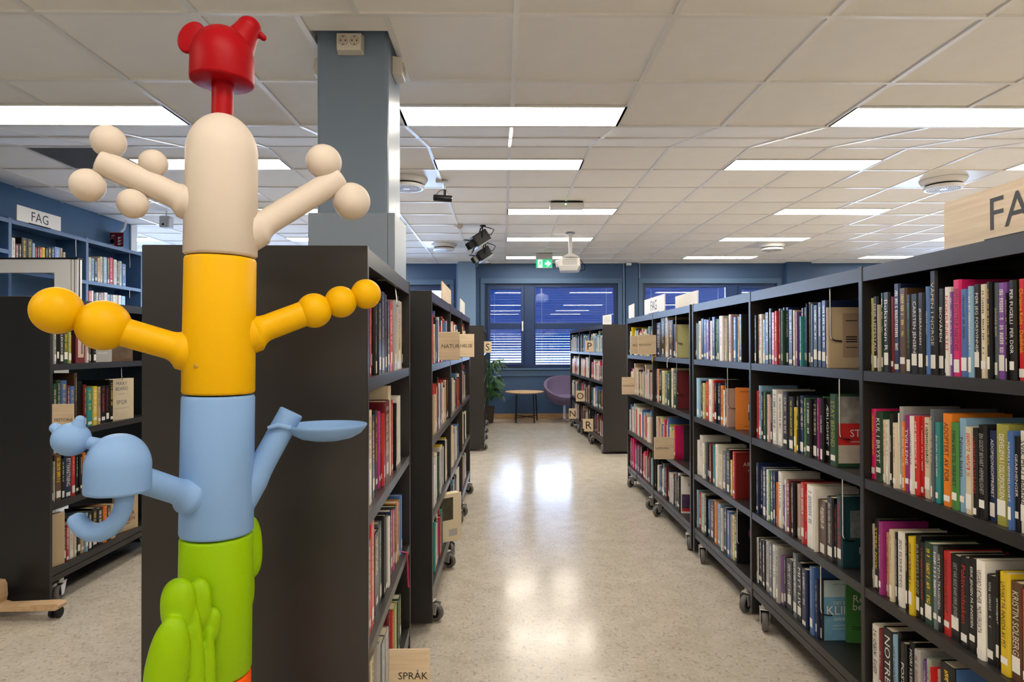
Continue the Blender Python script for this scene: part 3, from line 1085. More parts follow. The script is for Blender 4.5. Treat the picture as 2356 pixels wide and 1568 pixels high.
# exit sign
YE = at_height(1252, 583, CEIL_FAR).y
c = px(1252, 599, YE)
r = empty('exit_sign', (c.x, YE, CEIL_FAR))
tag(r, 'green emergency exit sign with running figure and arrow hanging from the ceiling', 'exit sign')
M_GREEN = mat('lit_green', (0.0, 0.33, 0.13), 0.4, emit=(0.0, 0.30, 0.12), estr=0.6)
MB().box((c.x - 0.135, YE - 0.03, CEIL_FAR - 0.095), (c.x + 0.135, YE + 0.03, CEIL_FAR)).build('housing', mat('sign_aluminium', (0.5, 0.5, 0.5), 0.4), r, bevel=0.006)
pn = MB().box((c.x - 0.13, YE - 0.005, CEIL_FAR - 0.225), (c.x + 0.13, YE + 0.005, CEIL_FAR - 0.095)).build('panel', M_GREEN, r)
MB().box((c.x - 0.13, YE - 0.007, CEIL_FAR - 0.232), (c.x + 0.13, YE + 0.007, CEIL_FAR - 0.225)).build('lower_edge', M_WHITE, r)
yy = YE - 0.006
zc = CEIL_FAR - 0.160
mb = MB()
mb.add([(c.x - 0.10, yy, zc - 0.06), (c.x - 0.03, yy, zc - 0.06), (c.x - 0.03, yy, zc + 0.06), (c.x - 0.10, yy, zc + 0.06)], [(0, 1, 2, 3)])
ax = c.x + 0.062
mb.add([(ax - 0.05, yy, zc - 0.016), (ax, yy, zc - 0.016), (ax, yy, zc + 0.016), (ax - 0.05, yy, zc + 0.016)], [(0, 1, 2, 3)])
mb.add([(ax + 0.048, yy, zc), (ax - 0.002, yy, zc + 0.046), (ax - 0.026, yy, zc + 0.046), (ax + 0.016, yy, zc), (ax - 0.026, yy, zc - 0.046), (ax - 0.002, yy, zc - 0.046)], [(0, 1, 2, 3), (0, 3, 4, 5)])
mb.build('pictogram', mat('lit_white', (0.85, 0.85, 0.85), 0.4, emit=(0.9, 1, 0.95), estr=0.5), pn, recalc=False)
mb = MB()
fx, yf = c.x - 0.063, yy - 0.0006
for seg in (((0.012, 0.045), (0.012, 0.046), 0.009), ((0.004, 0.03), (-0.008, -0.005), 0.010), ((-0.008, -0.005), (0.012, -0.022), 0.006), ((0.012, -0.022), (0.006, -0.045), 0.005),
            ((-0.008, -0.005), (-0.02, -0.03), 0.006), ((-0.02, -0.03), (-0.036, -0.034), 0.005), ((0.004, 0.026), (0.024, 0.012), 0.004), ((0.0, 0.026), (-0.02, 0.014), 0.004)):
    (x0, z0), (x1, z1), w = seg
    d = Vector((x1 - x0, 0, z1 - z0))
    n = Vector((-d.z, 0, d.x)).normalized() * w
    d = d.normalized() * w * 0.6
    p0, p1 = Vector((fx + x0, yf, zc + z0)) - d, Vector((fx + x1, yf, zc + z1)) + d
    mb.add([p0 + n, p0 - n, p1 - n, p1 + n], [(0, 1, 2, 3)])
mb.build('running_figure', M_GREEN, pn, recalc=False)


# sockets on the column
def socket(c, n, label):
    """Double wall socket; c is the wall point, n the outward direction (unit x or y)."""
    n = Vector(n)
    rt = Vector((0, 0, 1)).cross(n)
    c = Vector(c)

    def T(a, b, e):
        return c + rt * a + n * b + Vector((0, 0, e))
    r = empty('wall_socket', c)
    tag(r, label, 'socket', 'double wall sockets round the column')
    mb = MB()
    mb.add([T(-0.054, 0, -0.04), T(0.054, 0, -0.04), T(0.054, 0, 0.04), T(-0.054, 0, 0.04), T(-0.049, 0.042, -0.034), T(0.049, 0.042, -0.034), T(0.049, 0.042, 0.034), T(-0.049, 0.042, 0.034)], _FT)
    mb.build('housing', M_SOCK, r, bevel=0.004)
    for s in (-1, 1):
        ring = lambda rad, b: [T(s * 0.0225 + rad * math.cos(2 * math.pi * j / 24), b, 0.003 + rad * math.sin(2 * math.pi * j / 24)) for j in range(24)]
        mb = MB()
        mb.rings([ring(0.0205, 0.0425), ring(0.0205, 0.0445), ring(0.0185, 0.0445), ring(0.0175, 0.0426)], False)
        mb.add(ring(0.0176, 0.0427), [tuple(range(24))])
        w = mb.build('outlet', mat('ivory_recess', (0.60, 0.55, 0.45), 0.45), r)
        for (a, e) in ((-0.0095, 0.0), (0.0095, 0.0), (0, 0.0165), (0, -0.0165)):
            q = MB()
            q.add([T(s * 0.0225 + a + 0.003 * math.cos(2 * math.pi * j / 10), 0.0432, 0.003 + e + 0.003 * math.sin(2 * math.pi * j / 10)) for j in range(10)], [tuple(range(10))])
            q.build('pin_hole', M_DARK, w)


socket((px(808, 106, cy0).x, cy0, px(808, 106, cy0).z), (0, -1, 0), 'ivory double wall socket on the front of the column')
socket((cx1, 2.71, 2.475), (1, 0, 0), 'ivory double wall socket on the side of the column facing the aisle')
socket((cx0, 2.72, 2.475), (-1, 0, 0), 'ivory double wall socket on the tree side of the column')

# ------------------------------------------------------------------ bookcases on castors
SHELF_Z = (1.207, 0.858, 0.507, 0.180)
TOP_Z = 1.543


class Frame:
    """Coordinates on one bookcase: a along its face (away from the camera), d into it, z up."""

    def __init__(s, p0, p1, side):
        s.o = Vector((p0[0], p0[1], 0))
        s.al = (Vector((p1[0], p1[1], 0)) - s.o).normalized()
        s.de = Vector((s.al.y, -s.al.x, 0)) * side
        s.side = side

    def __call__(s, a, d, z):
        return s.o + s.al * a + s.de * d + Vector((0, 0, z))

    def a_of(s, xpx, d=0.014):
        """Place along the face seen at column xpx of the photograph."""
        k = ray(xpx, 950)[0]
        o, al = s.o + s.de * d, s.al
        return (k * o.y - o.x) / (al.x - k * al.y)

    def z_of(s, a, xpx, ypx, d=0.014):
        return px(xpx, ypx, s(a, d, 0).y).z


def caster(fr, a, d, parent, swivel):
    T = fr
    ca, sa = math.cos(swivel), math.sin(swivel)
    hub = T(a, d, 0.0)
    u = T.al * ca + T.de * sa          # rolling direction
    v = Vector((-u.y, u.x, 0))
    k = empty('caster', hub, parent)
    c = hub - u * 0.026 + Vector((0, 0, 0.04))
    mb = MB()
    z = Vector((0, 0, 1))
    for s in (-1, 1):
        q = [c + v * (s * 0.0185) + p for p in (-u * 0.012 - z * 0.008, u * 0.014 - z * 0.008, u * 0.044 + z * 0.046, -u * 0.02 + z * 0.046)]
        q += [p + v * (s * 0.003) for p in q]
        mb.add(q, _FT)
    mb.box((-0.022, -0.022, 0), (0.022, 0.022, 0.006), lambda x, y, e: hub + u * x + v * y + z * (0.088 + e))
    mb.tube([hub + z * 0.09, hub + z * 0.113], 0.014, 10)
    mb.build('fork', M_STEEL, k, bevel=0.0025)

    def ring(r, w):
        return [c + v * w + u * (r * math.cos(2 * math.pi * j / 22)) + z * (r * math.sin(2 * math.pi * j / 22)) for j in range(22)]
    mb = MB()
    mb.rings([ring(0.027, -0.013), ring(0.036, -0.013), ring(0.04, -0.008), ring(0.04, 0.008), ring(0.036, 0.013), ring(0.027, 0.013)])
    mb.build('wheel', M_RUBBER, k, smooth=True, angle=50)
    mb = MB()
    mb.rings([ring(0.0245, -0.0136), ring(0.0245, 0.0136)])
    mb.rings([ring(0.008, -0.0155), ring(0.008, 0.0155)])
    mb.build('hub', M_BLACK, k)


def bookcase(name, label, p0, p1, side, ups, back=True, width=0.56, rail=True, far_shelves=False, shelves=SHELF_Z, group='charcoal bookcases on castors', castor_at=None):
    fr = Frame(p0, p1, side)
    root = empty(name, fr(0, 0, 0))
    tag(root, label, 'bookcase', group)
    fr.root, fr.ups = root, ups
    t = 0.011
    for a in ups:
        MB().box((a - t, 0, 0.03), (a + t, width, TOP_Z + 0.004), fr).build('upright_panel', M_CHAR, root, bevel=0.002, bseg=1)
    for i in range(len(ups) - 1):
        a0, a1 = ups[i] + t, ups[i + 1] - t
        mb = MB()
        mb.box((a0, 0.002, TOP_Z - 0.012), (a1, width - 0.002, TOP_Z), fr)
        mb.box((a0, 0.002, TOP_Z - 0.045), (a1, 0.014, TOP_Z - 0.012), fr)
        mb.box((a0, width - 0.014, TOP_Z - 0.045), (a1, width - 0.002, TOP_Z - 0.012), fr)
        mb.build('top_board', M_CHAR, root)
        for z in shelves:
            mb = MB()
            mb.box((a0, 0.002, z - 0.010), (a1, 0.272, z), fr)
            mb.box((a0, 0.002, z - 0.032), (a1, 0.010, z - 0.010), fr)
            mb.build('shelf', M_CHAR, root)
            if far_shelves:
                mb = MB()
                mb.box((a0, 0.288, z - 0.010), (a1, width - 0.002, z), fr)
                mb.box((a0, width - 0.010, z - 0.032), (a1, width - 0.002, z - 0.010), fr)
                mb.build('shelf', M_CHAR, root)
        if back:
            MB().box((a0, 0.276, 0.13), (a1, 0.284, TOP_Z - 0.012), fr).build('back_panel', M_CHAR, root)
        else:
            mb = MB()
            mb.tube([fr(a0, 0.28, 0.5), fr(a1, 0.28, 1.25)], 0.003, 6)
            mb.tube([fr(a0, 0.28, 1.25), fr(a1, 0.28, 0.5)], 0.003, 6)
            mb.build('cross_brace', M_STEEL, root)
        # peg holes up the inside of the panels
        mb = MB()
        for k in range(42):
            z = 0.2 + 0.03 * k
            for d in (0.045, 0.23):
                for (aa, s) in ((a0 + 0.0004, 1), (a1 - 0.0004, -1)):
                    mb.add([fr(aa, d + 0.0028 * math.cos(q * math.pi / 3), z + 0.0028 * math.sin(q * math.pi / 3)) for q in range(6)], [tuple(range(6))])
        h = mb.build('peg_holes', M_DARK, root, recalc=False)
        h['kind'] = 'stuff'
        if rail:
            MB().box((a0, 0.004, 0.116), (a1, 0.02, 0.143), fr).box((a0, 0.006, 0.112), (a1, width - 0.006, 0.118), fr).build('base_rail', M_CHAR, root)
    at = castor_at
    if at is None:
        at = []
        for i in range(len(ups) - 1):
            at += [ups[i] + 0.10, ups[i + 1] - 0.10]
    for a in at:
        caster(fr, a, 0.022, root, RND.uniform(0.15, 1.2))
        caster(fr, a, width - 0.06, root, RND.uniform(-0.5, 0.9))
    return fr


# right-hand run, nearest unit (three bays), second unit (two bays), far unit with the letters (three bays)
R1 = bookcase('bookcase', 'long charcoal bookcase along the right aisle carrying the large wooden sign', (1.172, 1.06), (1.172, 3.873), 1, [0.0, 0.990, 1.917, 2.813])
R2 = bookcase('bookcase', 'two-bay charcoal bookcase carrying the white upright sign, behind the long one', (1.168, 3.925), (1.168, 5.893), 1, [0.0, 0.976, 1.968])
R3 = bookcase('bookcase', 'low far bookcase with letter plaques P, O, N and R', (1.197, 7.53), (1.105, 10.27), 1, [0.0, 0.914, 1.828, 2.741])
L1 = bookcase('bookcase', 'single-bay charcoal bookcase right behind the plastic tree', (-0.342, 1.62), (-0.369, 2.53), -1, [0.0, 0.908], far_shelves=True)
L2 = bookcase('bookcase', 'three-bay charcoal bookcase with the nature and health plaques', (-0.322, 2.905), (-0.292, 5.68), -1, [0.0, 0.92, 1.85, 2.775], far_shelves=True)
L3 = bookcase('bookcase', 'far charcoal bookcase carrying the plaque with letter S', (-0.225, 7.80), (-0.262, 10.4), -1, [0.0, 0.87, 1.74, 2.60])
LL = bookcase('bookcase', 'open-backed charcoal bookcase with the history plaque in front of blue shelves', (-2.25, 3.19), (-2.25, 5.1), -1, [0.0, 0.96, 1.9], back=False, far_shelves=True)

# ------------------------------------------------------------------ books
BOOKS = []            # every book wanted: dicts, ranked by size in the picture further down


def book(fr, a0, a1, z, h, c, depth=0.15, d0=0.014, ink=None, text=None, tink=None, lean=0.0, label=True, where=None, cover=None, dot=None, lcol=None):
    BOOKS.append(dict(fr=fr, a0=a0, a1=a1, z=z + 0.0006, h=h, c=c, D=depth, d0=d0, ink=ink, text=text, tink=tink, lean=lean, lab=label, where=where, cover=cover, dot=dot))


def auto_ink(c, rnd):
    if c in 'wceSqLia':
        return rnd.choice(['k', 'k', 'n', 'r', 'm', 'h'])
    if c in 'yo':
        return rnd.choice(['k', 'w', 'm'])
    if c == 'l':
        return rnd.choice(['w', 'n', 'k'])
    return rnd.choice(['w', 'w', 'w', 'c', 'y', 'c'])


def row_px(fr, z, zoom, items, where, d0=0.014, last_cover=None, mirror=False):
    """Books measured off the photograph. zoom = (x0, y0, scale); items = (x0, x1, ytop, colour[, text, ink])."""
    ox, oy, sc_ = zoom
    rnd = random.Random(where + str(z))
    for k, it in enumerate(items):
        dd = d0 + rnd.uniform(-0.004, 0.014)
        xa, xb = ox + it[0] / sc_, ox + it[1] / sc_
        aa, ab = fr.a_of(xa, dd), fr.a_of(xb, dd)
        a0, a1 = min(aa, ab), max(aa, ab)
        h = fr.z_of((a0 + a1) / 2, (xa + xb) / 2, oy + it[2] / sc_, dd) - z
        h = min(max(h, 0.15), 0.30 if z < 1.1 else 0.288)
        a0, a1 = a0 + 0.0004, a1 - 0.0004
        if a1 - a0 < 0.006:
            a1 = a0 + 0.006
        tx = it[4] if len(it) > 4 else None
        ti = it[5] if len(it) > 5 else None
        book(fr, a0, a1, z, h, it[3], depth=min(0.24, h * rnd.uniform(0.64, 0.74)), d0=dd, text=tx, tink=ti, where=where,
             cover=last_cover if (last_cover and k == len(items) - 1) else None)
    # keep inside the bay, drop what would stand in or beyond a panel
    row = [b for b in BOOKS if b['fr'] is fr and b['where'] == where]
    for b in row:
        mid = (b['a0'] + b['a1']) / 2
        ok = False
        for u0, u1 in zip(fr.ups, fr.ups[1:]):
            if u0 + 0.014 < mid < u1 - 0.014:
                b['a0'], b['a1'] = max(b['a0'], u0 + 0.013), min(b['a1'], u1 - 0.013)
                ok = b['a1'] - b['a0'] > 0.005
            elif u1 - 0.014 <= mid < u1 + 0.02 and b['a0'] < u1 - 0.02:
                b['a1'] = u1 - 0.013
                ok = True
        if not ok:
            BOOKS.remove(b)
    row = [b for b in BOOKS if b['fr'] is fr and b['where'] == where]
    # neighbours must not run into each other
    row.sort(key=lambda b: b['a0'])
    for p, q in zip(row, row[1:]):
        if p['a1'] > q['a0'] - 0.0006:
            m = (p['a1'] + q['a0']) / 2
            m = min(max(m, p['a0'] + 0.005), q['a1'] - 0.005)
            p['a1'], q['a0'] = m - 0.0003, m + 0.0003


def row_rand(fr, z, a0, a1, pal, where, seed, hmin=0.19, hmax=0.245, tmin=0.013, tmax=0.036, big=0.12, dense=1.0):
    """A filled stretch of shelf; pal is a string of colour codes to draw from."""
    rnd = random.Random(seed)
    a = a0
    while a < a1 - 0.012:
        t = rnd.uniform(tmin, tmax)
        if a + t > a1:
            t = a1 - a
            if t < 0.008:
                break
        h = rnd.uniform(hmin, hmax)
        if rnd.random() < big:
            h = min(0.275, h + 0.04)
        book(fr, a + 0.0004, a + t - 0.0004, z, h, rnd.choice(pal), depth=h * rnd.uniform(0.64, 0.74), d0=0.012 + rnd.uniform(0, 0.016), where=where,
             label=rnd.random() < 0.9)
        a += t
        if rnd.random() < 0.01:
            a += 0.012


# --- the nearest bay on the right: spines read off the photograph
ZA1, ZA2, ZA3 = (1960, 560, 4.899), (1960, 880, 4.356), (1960, 1200, 4.260)
A = ', rightmost bay of right bookcase'
row_px(R1, SHELF_Z[0], ZA1, [
    (160, 242, 620, 'q'), (248, 291, 598, 'k', 'GEIR LIPPESTAD', 'w'), (292, 316, 690, 'c'), (318, 360, 560, 'G'),
    (361, 433, 550, 'k', 'Bokstaven R', 'w'), (436, 476, 600, 'm'), (479, 540, 455, 'n'), (541, 612, 505, 'h'),
    (616, 668, 575, 'k', None, 'g'), (671, 747, 570, 'k', 'CARSTEN JENSEN', 'w'), (750, 822, 555, 'k', 'JEGERÅNDEN', 'w'), (825, 876, 487, 'b', 'FEM PÅ TOLV', 'w'),
    (878, 968, 247, 'k', 'VÅPEN I NORGE', 'c'), (971, 1046, 510, 'k', 'BIOVÅPEN', 'w'), (1049, 1106, 492, 'w', 'NOKPUNKTET', 'r'), (1108, 1142, 545, 'p'),
    (1145, 1228, 410, 'P', 'ESPEN ROSTRUP NAKSTAD', 'k'), (1229, 1310, 515, 'b', None, 'k'), (1312, 1366, 482, 'l'), (1368, 1450, 462, 'k', 'FØR JEG FORSVINNER', 'w'),
    (1453, 1523, 460, 'c'), (1526, 1588, 432, 'k'), (1590, 1652, 445, 's', 'EINARS BOK', 'c'), (1655, 1736, 442, 'p'), (1738, 1762, 560, 'k'),
    (1765, 1862, 415, 'k', 'PER FUGELLI  PER DØR', 'w'), (1864, 1960, 402, 'r', 'Christine Koht - Dødsfrisk', 'y'), (1962, 2060, 430, 'n'), (2062, 2150, 420, 'w'), (2152, 2260, 440, 'k'), (2262, 2340, 420, 'g')],
    'top shelf' + A)
row_px(R1, SHELF_Z[1], ZA2, [
    (178, 230, 262, 'P'), (232, 298, 292, 'G', 'KUL I BRYST', 'w'), (300, 335, 372, 'c'), (336, 364, 372, 'w'), (366, 399, 315, 'k', 'Dustjævel', 'w'), (401, 446, 405, 'c', None, 'k'),
    (448, 472, 305, 'w', 'April', 'k'), (473, 497, 240, 'S'), (498, 520, 390, 'o'), (522, 569, 325, 'M', 'TVILLENE', 'w'), (571, 609, 335, 'w', 'LEGALISERT NÅ', 'G'), (615, 666, 338, 'r'), (672, 715, 340, 'r'),
    (718, 781, 350, 'c'), (783, 804, 265, 's'), (806, 861, 395, 't', 'JEG SKAL HJELPE DEG', 'w'), (863, 901, 400, 'k', 'MIN LEGE VAR EN BILLIONÆR', 'r'), (904, 984, 312, 'o', 'ADOPTERT AV FOR', 'k'),
    (987, 1058, 400, 'g', 'MIN VEI TIL FRIHET', 'k'), (1062, 1124, 357, 'l', 'Ninas barn', 'k'), (1126, 1198, 445, 'c'), (1201, 1250, 455, 'k', 'CHRISTIAN STRAND', 'r'), (1252, 1346, 425, 'k', 'EN GODT BEVART HEMMELIGHET', 'S'),
    (1352, 1433, 480, 'n', 'ADOPSJONSOPPRØRET', 'w'), (1436, 1546, 420, 'v', 'DJEVELØYA I OSLOFJORDEN', 'w'), (1549, 1604, 487, 'b', 'PAPPAS HEMMELIGHET', 'w'), (1606, 1670, 537, 'k', 'GEARHENGER', 'w'),
    (1672, 1755, 485, 'w', 'SVIK MOT BARNA', 'k'), (1757, 1840, 520, 'n'), (1842, 1950, 500, 'k'), (1952, 2050, 540, 'r')],
    'second shelf' + A)
row_px(R1, SHELF_Z[2], ZA3, [
    (163, 205, 15, 'w', 'ANNE BRITT HARSEM', 'k'), (208, 246, -30, 'k', 'STERK NOK', 'y'), (248, 297, 5, 'M', 'Hundreårsboken', 'i'), (299, 348, 100, 'a', None, 'k'), (350, 394, 80, 'c', None, 'g'),
    (396, 432, 100, 'k', 'JON GANGDAL DEN USYNLIGE KRIGEN', 'w'), (434, 498, 105, 'w', 'JEG ELSKER DEG', 'k'), (500, 533, 115, 'k'), (535, 591, 150, 'y', None, 'k'), (593, 651, 130, 'k', 'BABEFELLENE', 'S'),
    (653, 689, 200, 'k', None, 'r'), (691, 774, 205, 'G', None, 'y'), (777, 820, 240, 's', None, 'w'), (822, 867, 240, 'k', 'GRYTØYA-TRAGEDIEN', 'w'), (870, 945, 290, 'r', 'SANNHETEN PÅ BORDET', 'k'),
    (948, 1040, 325, 'k', 'DET VAR IKKE BARE EIRIK JENSEN', 'S'), (1042, 1120, 345, 'k', 'Politivoldsaken', 'r'), (1122, 1194, 355, 'k', 'EIRIK JENSEN PÅ INNSIDEN', 'w'),
    (1196, 1281, 380, 'w', 'VEGARD SÆTHER  MØLLERGATA', 'k'), (1285, 1378, 520, 'k', None, 'S'), (1380, 1424, 480, 'k', 'SKYGGEJAKT', 'w'), (1426, 1524, 500, 'y', 'LIVVAKT PÅ INNSIDA AV PST', 'k'),
    (1526, 1640, 590, 'h', 'KRISTIN SOLBERG', 'c'), (1642, 1740, 680, 'r', 'ALLE SVAR ETTER ROSETORGET', 'w'), (1742, 1850, 720, 'k'), (1852, 1960, 760, 'w')],
    'third shelf' + A)
row_px(R1, SHELF_Z[3], ZA3, [
    (178, 240, 1012, 'w'), (243, 277, 1050, 'm', '22. JULI', 'w'), (279, 375, 1050, 'k', 'NOTRE', 'w'), (378, 419, 1112, 'l', 'DET NORSKE', 'k'), (421, 450, 1080, 'k'), (452, 518, 1190, 'k', 'POST', 'w'),
    (520, 582, 1170, 'k', 'MORI KLEIN DET', 'w'), (585, 652, 1262, 'S'), (655, 705, 1350, 'p'), (707, 739, 1345, 'L'), (741, 769, 1430, 'r'), (771, 835, 1432, 'i'), (838, 970, 1395, 'k')],
    'bottom shelf' + A, last_cover=('b', [('NAOI', 'l', 0.55, 0.62, 0.8)]))

# --- second bay
ZB1, ZB3 = (1700, 600, 3.92), (1700, 1000, 2.759)
B = ', middle bay of right bookcase'
row_px(R1, SHELF_Z[0], ZB1, [
    (121, 144, 490, 'k'), (145, 168, 490, 'k'), (170, 214, 482, 'c'), (218, 240, 530, 'l'), (241, 272, 465, 'k'), (275, 296, 430, 'k'), (297, 327, 465, 'r'), (328, 353, 452, 'r'), (355, 379, 432, 's'),
    (380, 401, 445, 'G'), (402, 426, 420, 'n'), (427, 450, 420, 'n'), (452, 488, 440, 'k'), (490, 514, 445, 'e'), (515, 529, 460, 'p'), (530, 544, 510, 'L'), (545, 567, 500, 't'),
    (568, 594, 425, 'k', 'BILLEDKVERULENT', 'w'), (595, 609, 420, 'b'), (610, 624, 385, 'k'), (625, 652, 375, 's'), (653, 673, 390, 'n'), (675, 713, 400, 'k'), (715, 748, 375, 'n'), (750, 789, 358, 'n'), (790, 806, 420, 'e')],
    'top shelf' + B, last_cover=('e', [('plate', 'i', 0.5, 0.58, 0.45)]))
row_px(R1, SHELF_Z[1], ZB1, [
    (121, 158, 1150, 'w'), (159, 174, 1170, 'r'), (176, 200, 1125, 'l'), (201, 216, 1180, 'k'), (218, 246, 1180, 'G'), (248, 276, 1205, 'i'), (278, 299, 1185, 'n'), (300, 344, 1160, 'w'), (346, 393, 1200, 'w'),
    (395, 440, 1180, 'k'), (442, 493, 1225, 'k'), (494, 515, 1320, 'y'), (517, 540, 1225, 'k'), (542, 583, 1215, 'n'), (585, 602, 1235, 'g'), (604, 652, 1245, 'k'), (655, 702, 1250, 'k'), (704, 718, 1240, 'M'), (720, 754, 1235, 'k', 'DELIGE', 'w'),
    (755, 780, 1225, 'g'), (781, 816, 1240, 'k', 'ÆRLIGHET', 'w'), (818, 874, 1200, 'G', 'STAY BEHIND', 'v')],
    'second shelf' + B, last_cover=('stay', []))
row_px(R1, SHELF_Z[2], ZB3, [
    (107, 126, 180, 'n'), (127, 146, 195, 'n'), (148, 168, 205, 'n'), (170, 181, 220, 'w'), (182, 195, 228, 'g'), (197, 213, 228, 'n'), (215, 229, 235, 'n'), (230, 241, 300, 'o'), (242, 270, 235, 'w'), (271, 284, 320, 'p'),
    (285, 297, 285, 'w'), (298, 317, 285, 'm'), (318, 342, 300, 'k', 'INGLEDE OG UNDERKASTET', 'w'), (344, 361, 313, 'o'), (362, 386, 313, 'i'), (388, 413, 303, 'r'), (414, 425, 355, 'r'), (426, 468, 320, 'w'), (470, 486, 345, 'w'),
    (488, 550, 415, 'h'), (553, 593, 395, 'k', 'den norske idealdommer', 'c'), (595, 613, 440, 'k', None, 'r'), (615, 645, 385, 'T', 'Mardøla 1970', 'r')],
    'third shelf' + B, last_cover=('T', [('photo', 'S', 0.6, 0.62, 0.42), ('Mardøla', 'S', 0.66, 0.24, 0.66)]))
row_px(R1, SHELF_Z[3], ZB3, [
    (99, 118, 650, 'w', 'NYTTIGE IDIOTER', 'k'), (119, 141, 662, 'k'), (143, 161, 670, 'k'), (162, 186, 672, 'S'), (187, 204, 685, 's'), (205, 225, 700, 'w', None, 'k'), (226, 250, 712, 'S'), (252, 278, 765, 'p'), (280, 291, 775, 'k'),
    (292, 333, 790, 'k', 'DEN VET DET BARE', 'w'), (335, 359, 750, 's'), (362, 389, 808, 'k', 'MITT LIV', 'w'), (390, 418, 850, 'n'), (420, 460, 830, 'b', 'Justislekter', 'l'), (461, 476, 930, 'k'), (477, 496, 920, 'n', None, 'w'), (497, 518, 915, 'k')],
    'bottom shelf' + B, last_cover=('klima', []))

# --- third bay
ZC1, ZC3 = (1400, 640, 5.228), (1400, 900, 3.92)
Cc = ', leftmost bay of right bookcase'
row_px(R1, SHELF_Z[0], ZC1, [
    (1030, 1061, 525, 'n'), (1062, 1077, 540, 'l'), (1078, 1118, 515, 'c'), (1119, 1150, 485, 'k'), (1151, 1178, 495, 'b'), (1179, 1213, 500, 'p'), (1214, 1224, 470, 'k'), (1225, 1249, 512, 'w', None, 'r'), (1250, 1290, 465, 'n'),
    (1291, 1310, 490, 'g'), (1311, 1333, 492, 'G'), (1335, 1388, 452, 'w', None, 'r'), (1390, 1421, 485, 'w'), (1422, 1478, 437, 'i'), (1480, 1506, 475, 'S'), (1507, 1546, 468, 'b'), (1548, 1575, 462, 'c'), (1576, 1606, 433, 'k')],
    'top shelf' + Cc, last_cover=('figure', []))
row_px(R1, SHELF_Z[1], ZC1, [
    (1030, 1056, 1165, 'G'), (1058, 1101, 1200, 'l'), (1103, 1128, 1230, 'k'), (1130, 1162, 1260, 'q'), (1163, 1203, 1240, 'r'), (1205, 1245, 1215, 'w'), (1246, 1273, 1225, 'r'), (1274, 1306, 1260, 'k'),
    (1308, 1345, 1262, 'n'), (1346, 1376, 1290, 'o'), (1378, 1402, 1345, 'w'), (1403, 1414, 1220, 'k'), (1415, 1424, 1325, 'i')],
    'second shelf' + Cc, last_cover=('i', [('bowl', 'h', 0.75, 0.16, 0.5)]))
row_px(R1, SHELF_Z[2], ZC3, [
    (779, 796, 400, 'k'), (797, 815, 440, 'w'), (816, 841, 395, 'w'), (843, 861, 470, 'w'), (862, 884, 460, 's'), (885, 904, 465, 'k'), (905, 929, 475, 'm'), (930, 959, 485, 't'), (960, 984, 480, 'w'), (986, 1024, 565, 'c'), (1026, 1054, 545, 's'),
    (1057, 1093, 520, 'k'), (1095, 1113, 620, 'y'), (1115, 1135, 545, 'r')],
    'third shelf' + Cc, last_cover=('are', []))
row_px(R1, SHELF_Z[3], ZC3, [
    (790, 800, 890, 'l'), (801, 829, 905, 'r'), (830, 858, 925, 'L'), (861, 884, 935, 'k'), (885, 911, 975, 'b'), (912, 946, 980, 'k'), (948, 974, 995, 'o'), (975, 1004, 1010, 'l'), (1005, 1026, 1060, 'w'), (1027, 1060, 1040, 'n'), (1062, 1089, 1080, 'b'),
    (1090, 1104, 1110, 'i'), (1105, 1130, 1120, 'q'), (1131, 1150, 1095, 'k')],
    'bottom shelf' + Cc, last_cover=('swirl', []))

# --- second unit on the right
D, E = ', near bay of bookcase with white sign', ', far bay of bookcase with white sign'
mixed = 'kknnwwwccrrmgGoypbblltsSSvheeiL'
dark = 'kkkknnnmmGhsbwwcr'
ZD = (1400, 640, 5.228)
row_px(R2, SHELF_Z[0], ZD, [(575, 632, 535, 'n'), (634, 684, 460, 'k'), (686, 712, 470, 'c'), (713, 722, 520, 'i'), (724, 782, 505, 'k'), (784, 806, 552, 'n'), (808, 824, 555, 'e')], 'top shelf' + D, last_cover=('q', [('disc', 'h', 0.72, 0.58, 0.2)]))
row_px(R2, SHELF_Z[1], ZD, [(568, 582, 1090, 'n'), (584, 608, 1090, 'a'), (610, 640, 1100, 'k'), (642, 674, 1110, 'q'), (676, 706, 1150, 's'), (708, 746, 1120, 'G'), (748, 778, 1080, 'c'), (780, 818, 1110, 'G')], 'second shelf' + D, last_cover=('m', []))
row_rand(R2, SHELF_Z[2], 0.42, 0.965, 'bvcckyyqGGtP', 'third shelf' + D, 5)
row_rand(R2, SHELF_Z[3], 0.30, 0.965, 'mrykkkswwSbnk', 'bottom shelf' + D, 6)
row_rand(R2, SHELF_Z[0], 1.03, 1.95, 'nkkGwwlbrcyyelwm', 'top shelf' + E, 7, 0.17, 0.22)
row_rand(R2, SHELF_Z[1], 1.00, 1.90, 'wwlcecSwkMwkikmk', 'second shelf' + E, 8)
row_rand(R2, SHELF_Z[2], 1.12, 1.95, 'Lrriwlbwwcikw', 'third shelf' + E, 9)
row_rand(R2, SHELF_Z[3], 1.10, 1.96, 'kbslpPmrrkhGkq', 'bottom shelf' + E, 10)
# the last book of each of those rows shows its side
# --- far unit on the right
for i, (z, pals) in enumerate(zip(SHELF_Z, ('wwllbksGnwlbt', 'SwmniwwoLmGrw', 'GwkceGwmsnbrh', 'kwmnbmshiGkmk'))):
    nm = ['top', 'second', 'third', 'bottom'][i]
    for j, (s, bay) in enumerate(((0.02, 'nearest'), (0.935, 'middle'), (1.85, 'last'))):
        row_rand(R3, z, s, s + (0.87 if i < 3 else 0.80), pals, '%s shelf, %s bay of lettered far bookcase' % (nm, bay), 40 + i * 3 + j, 0.18, 0.25)

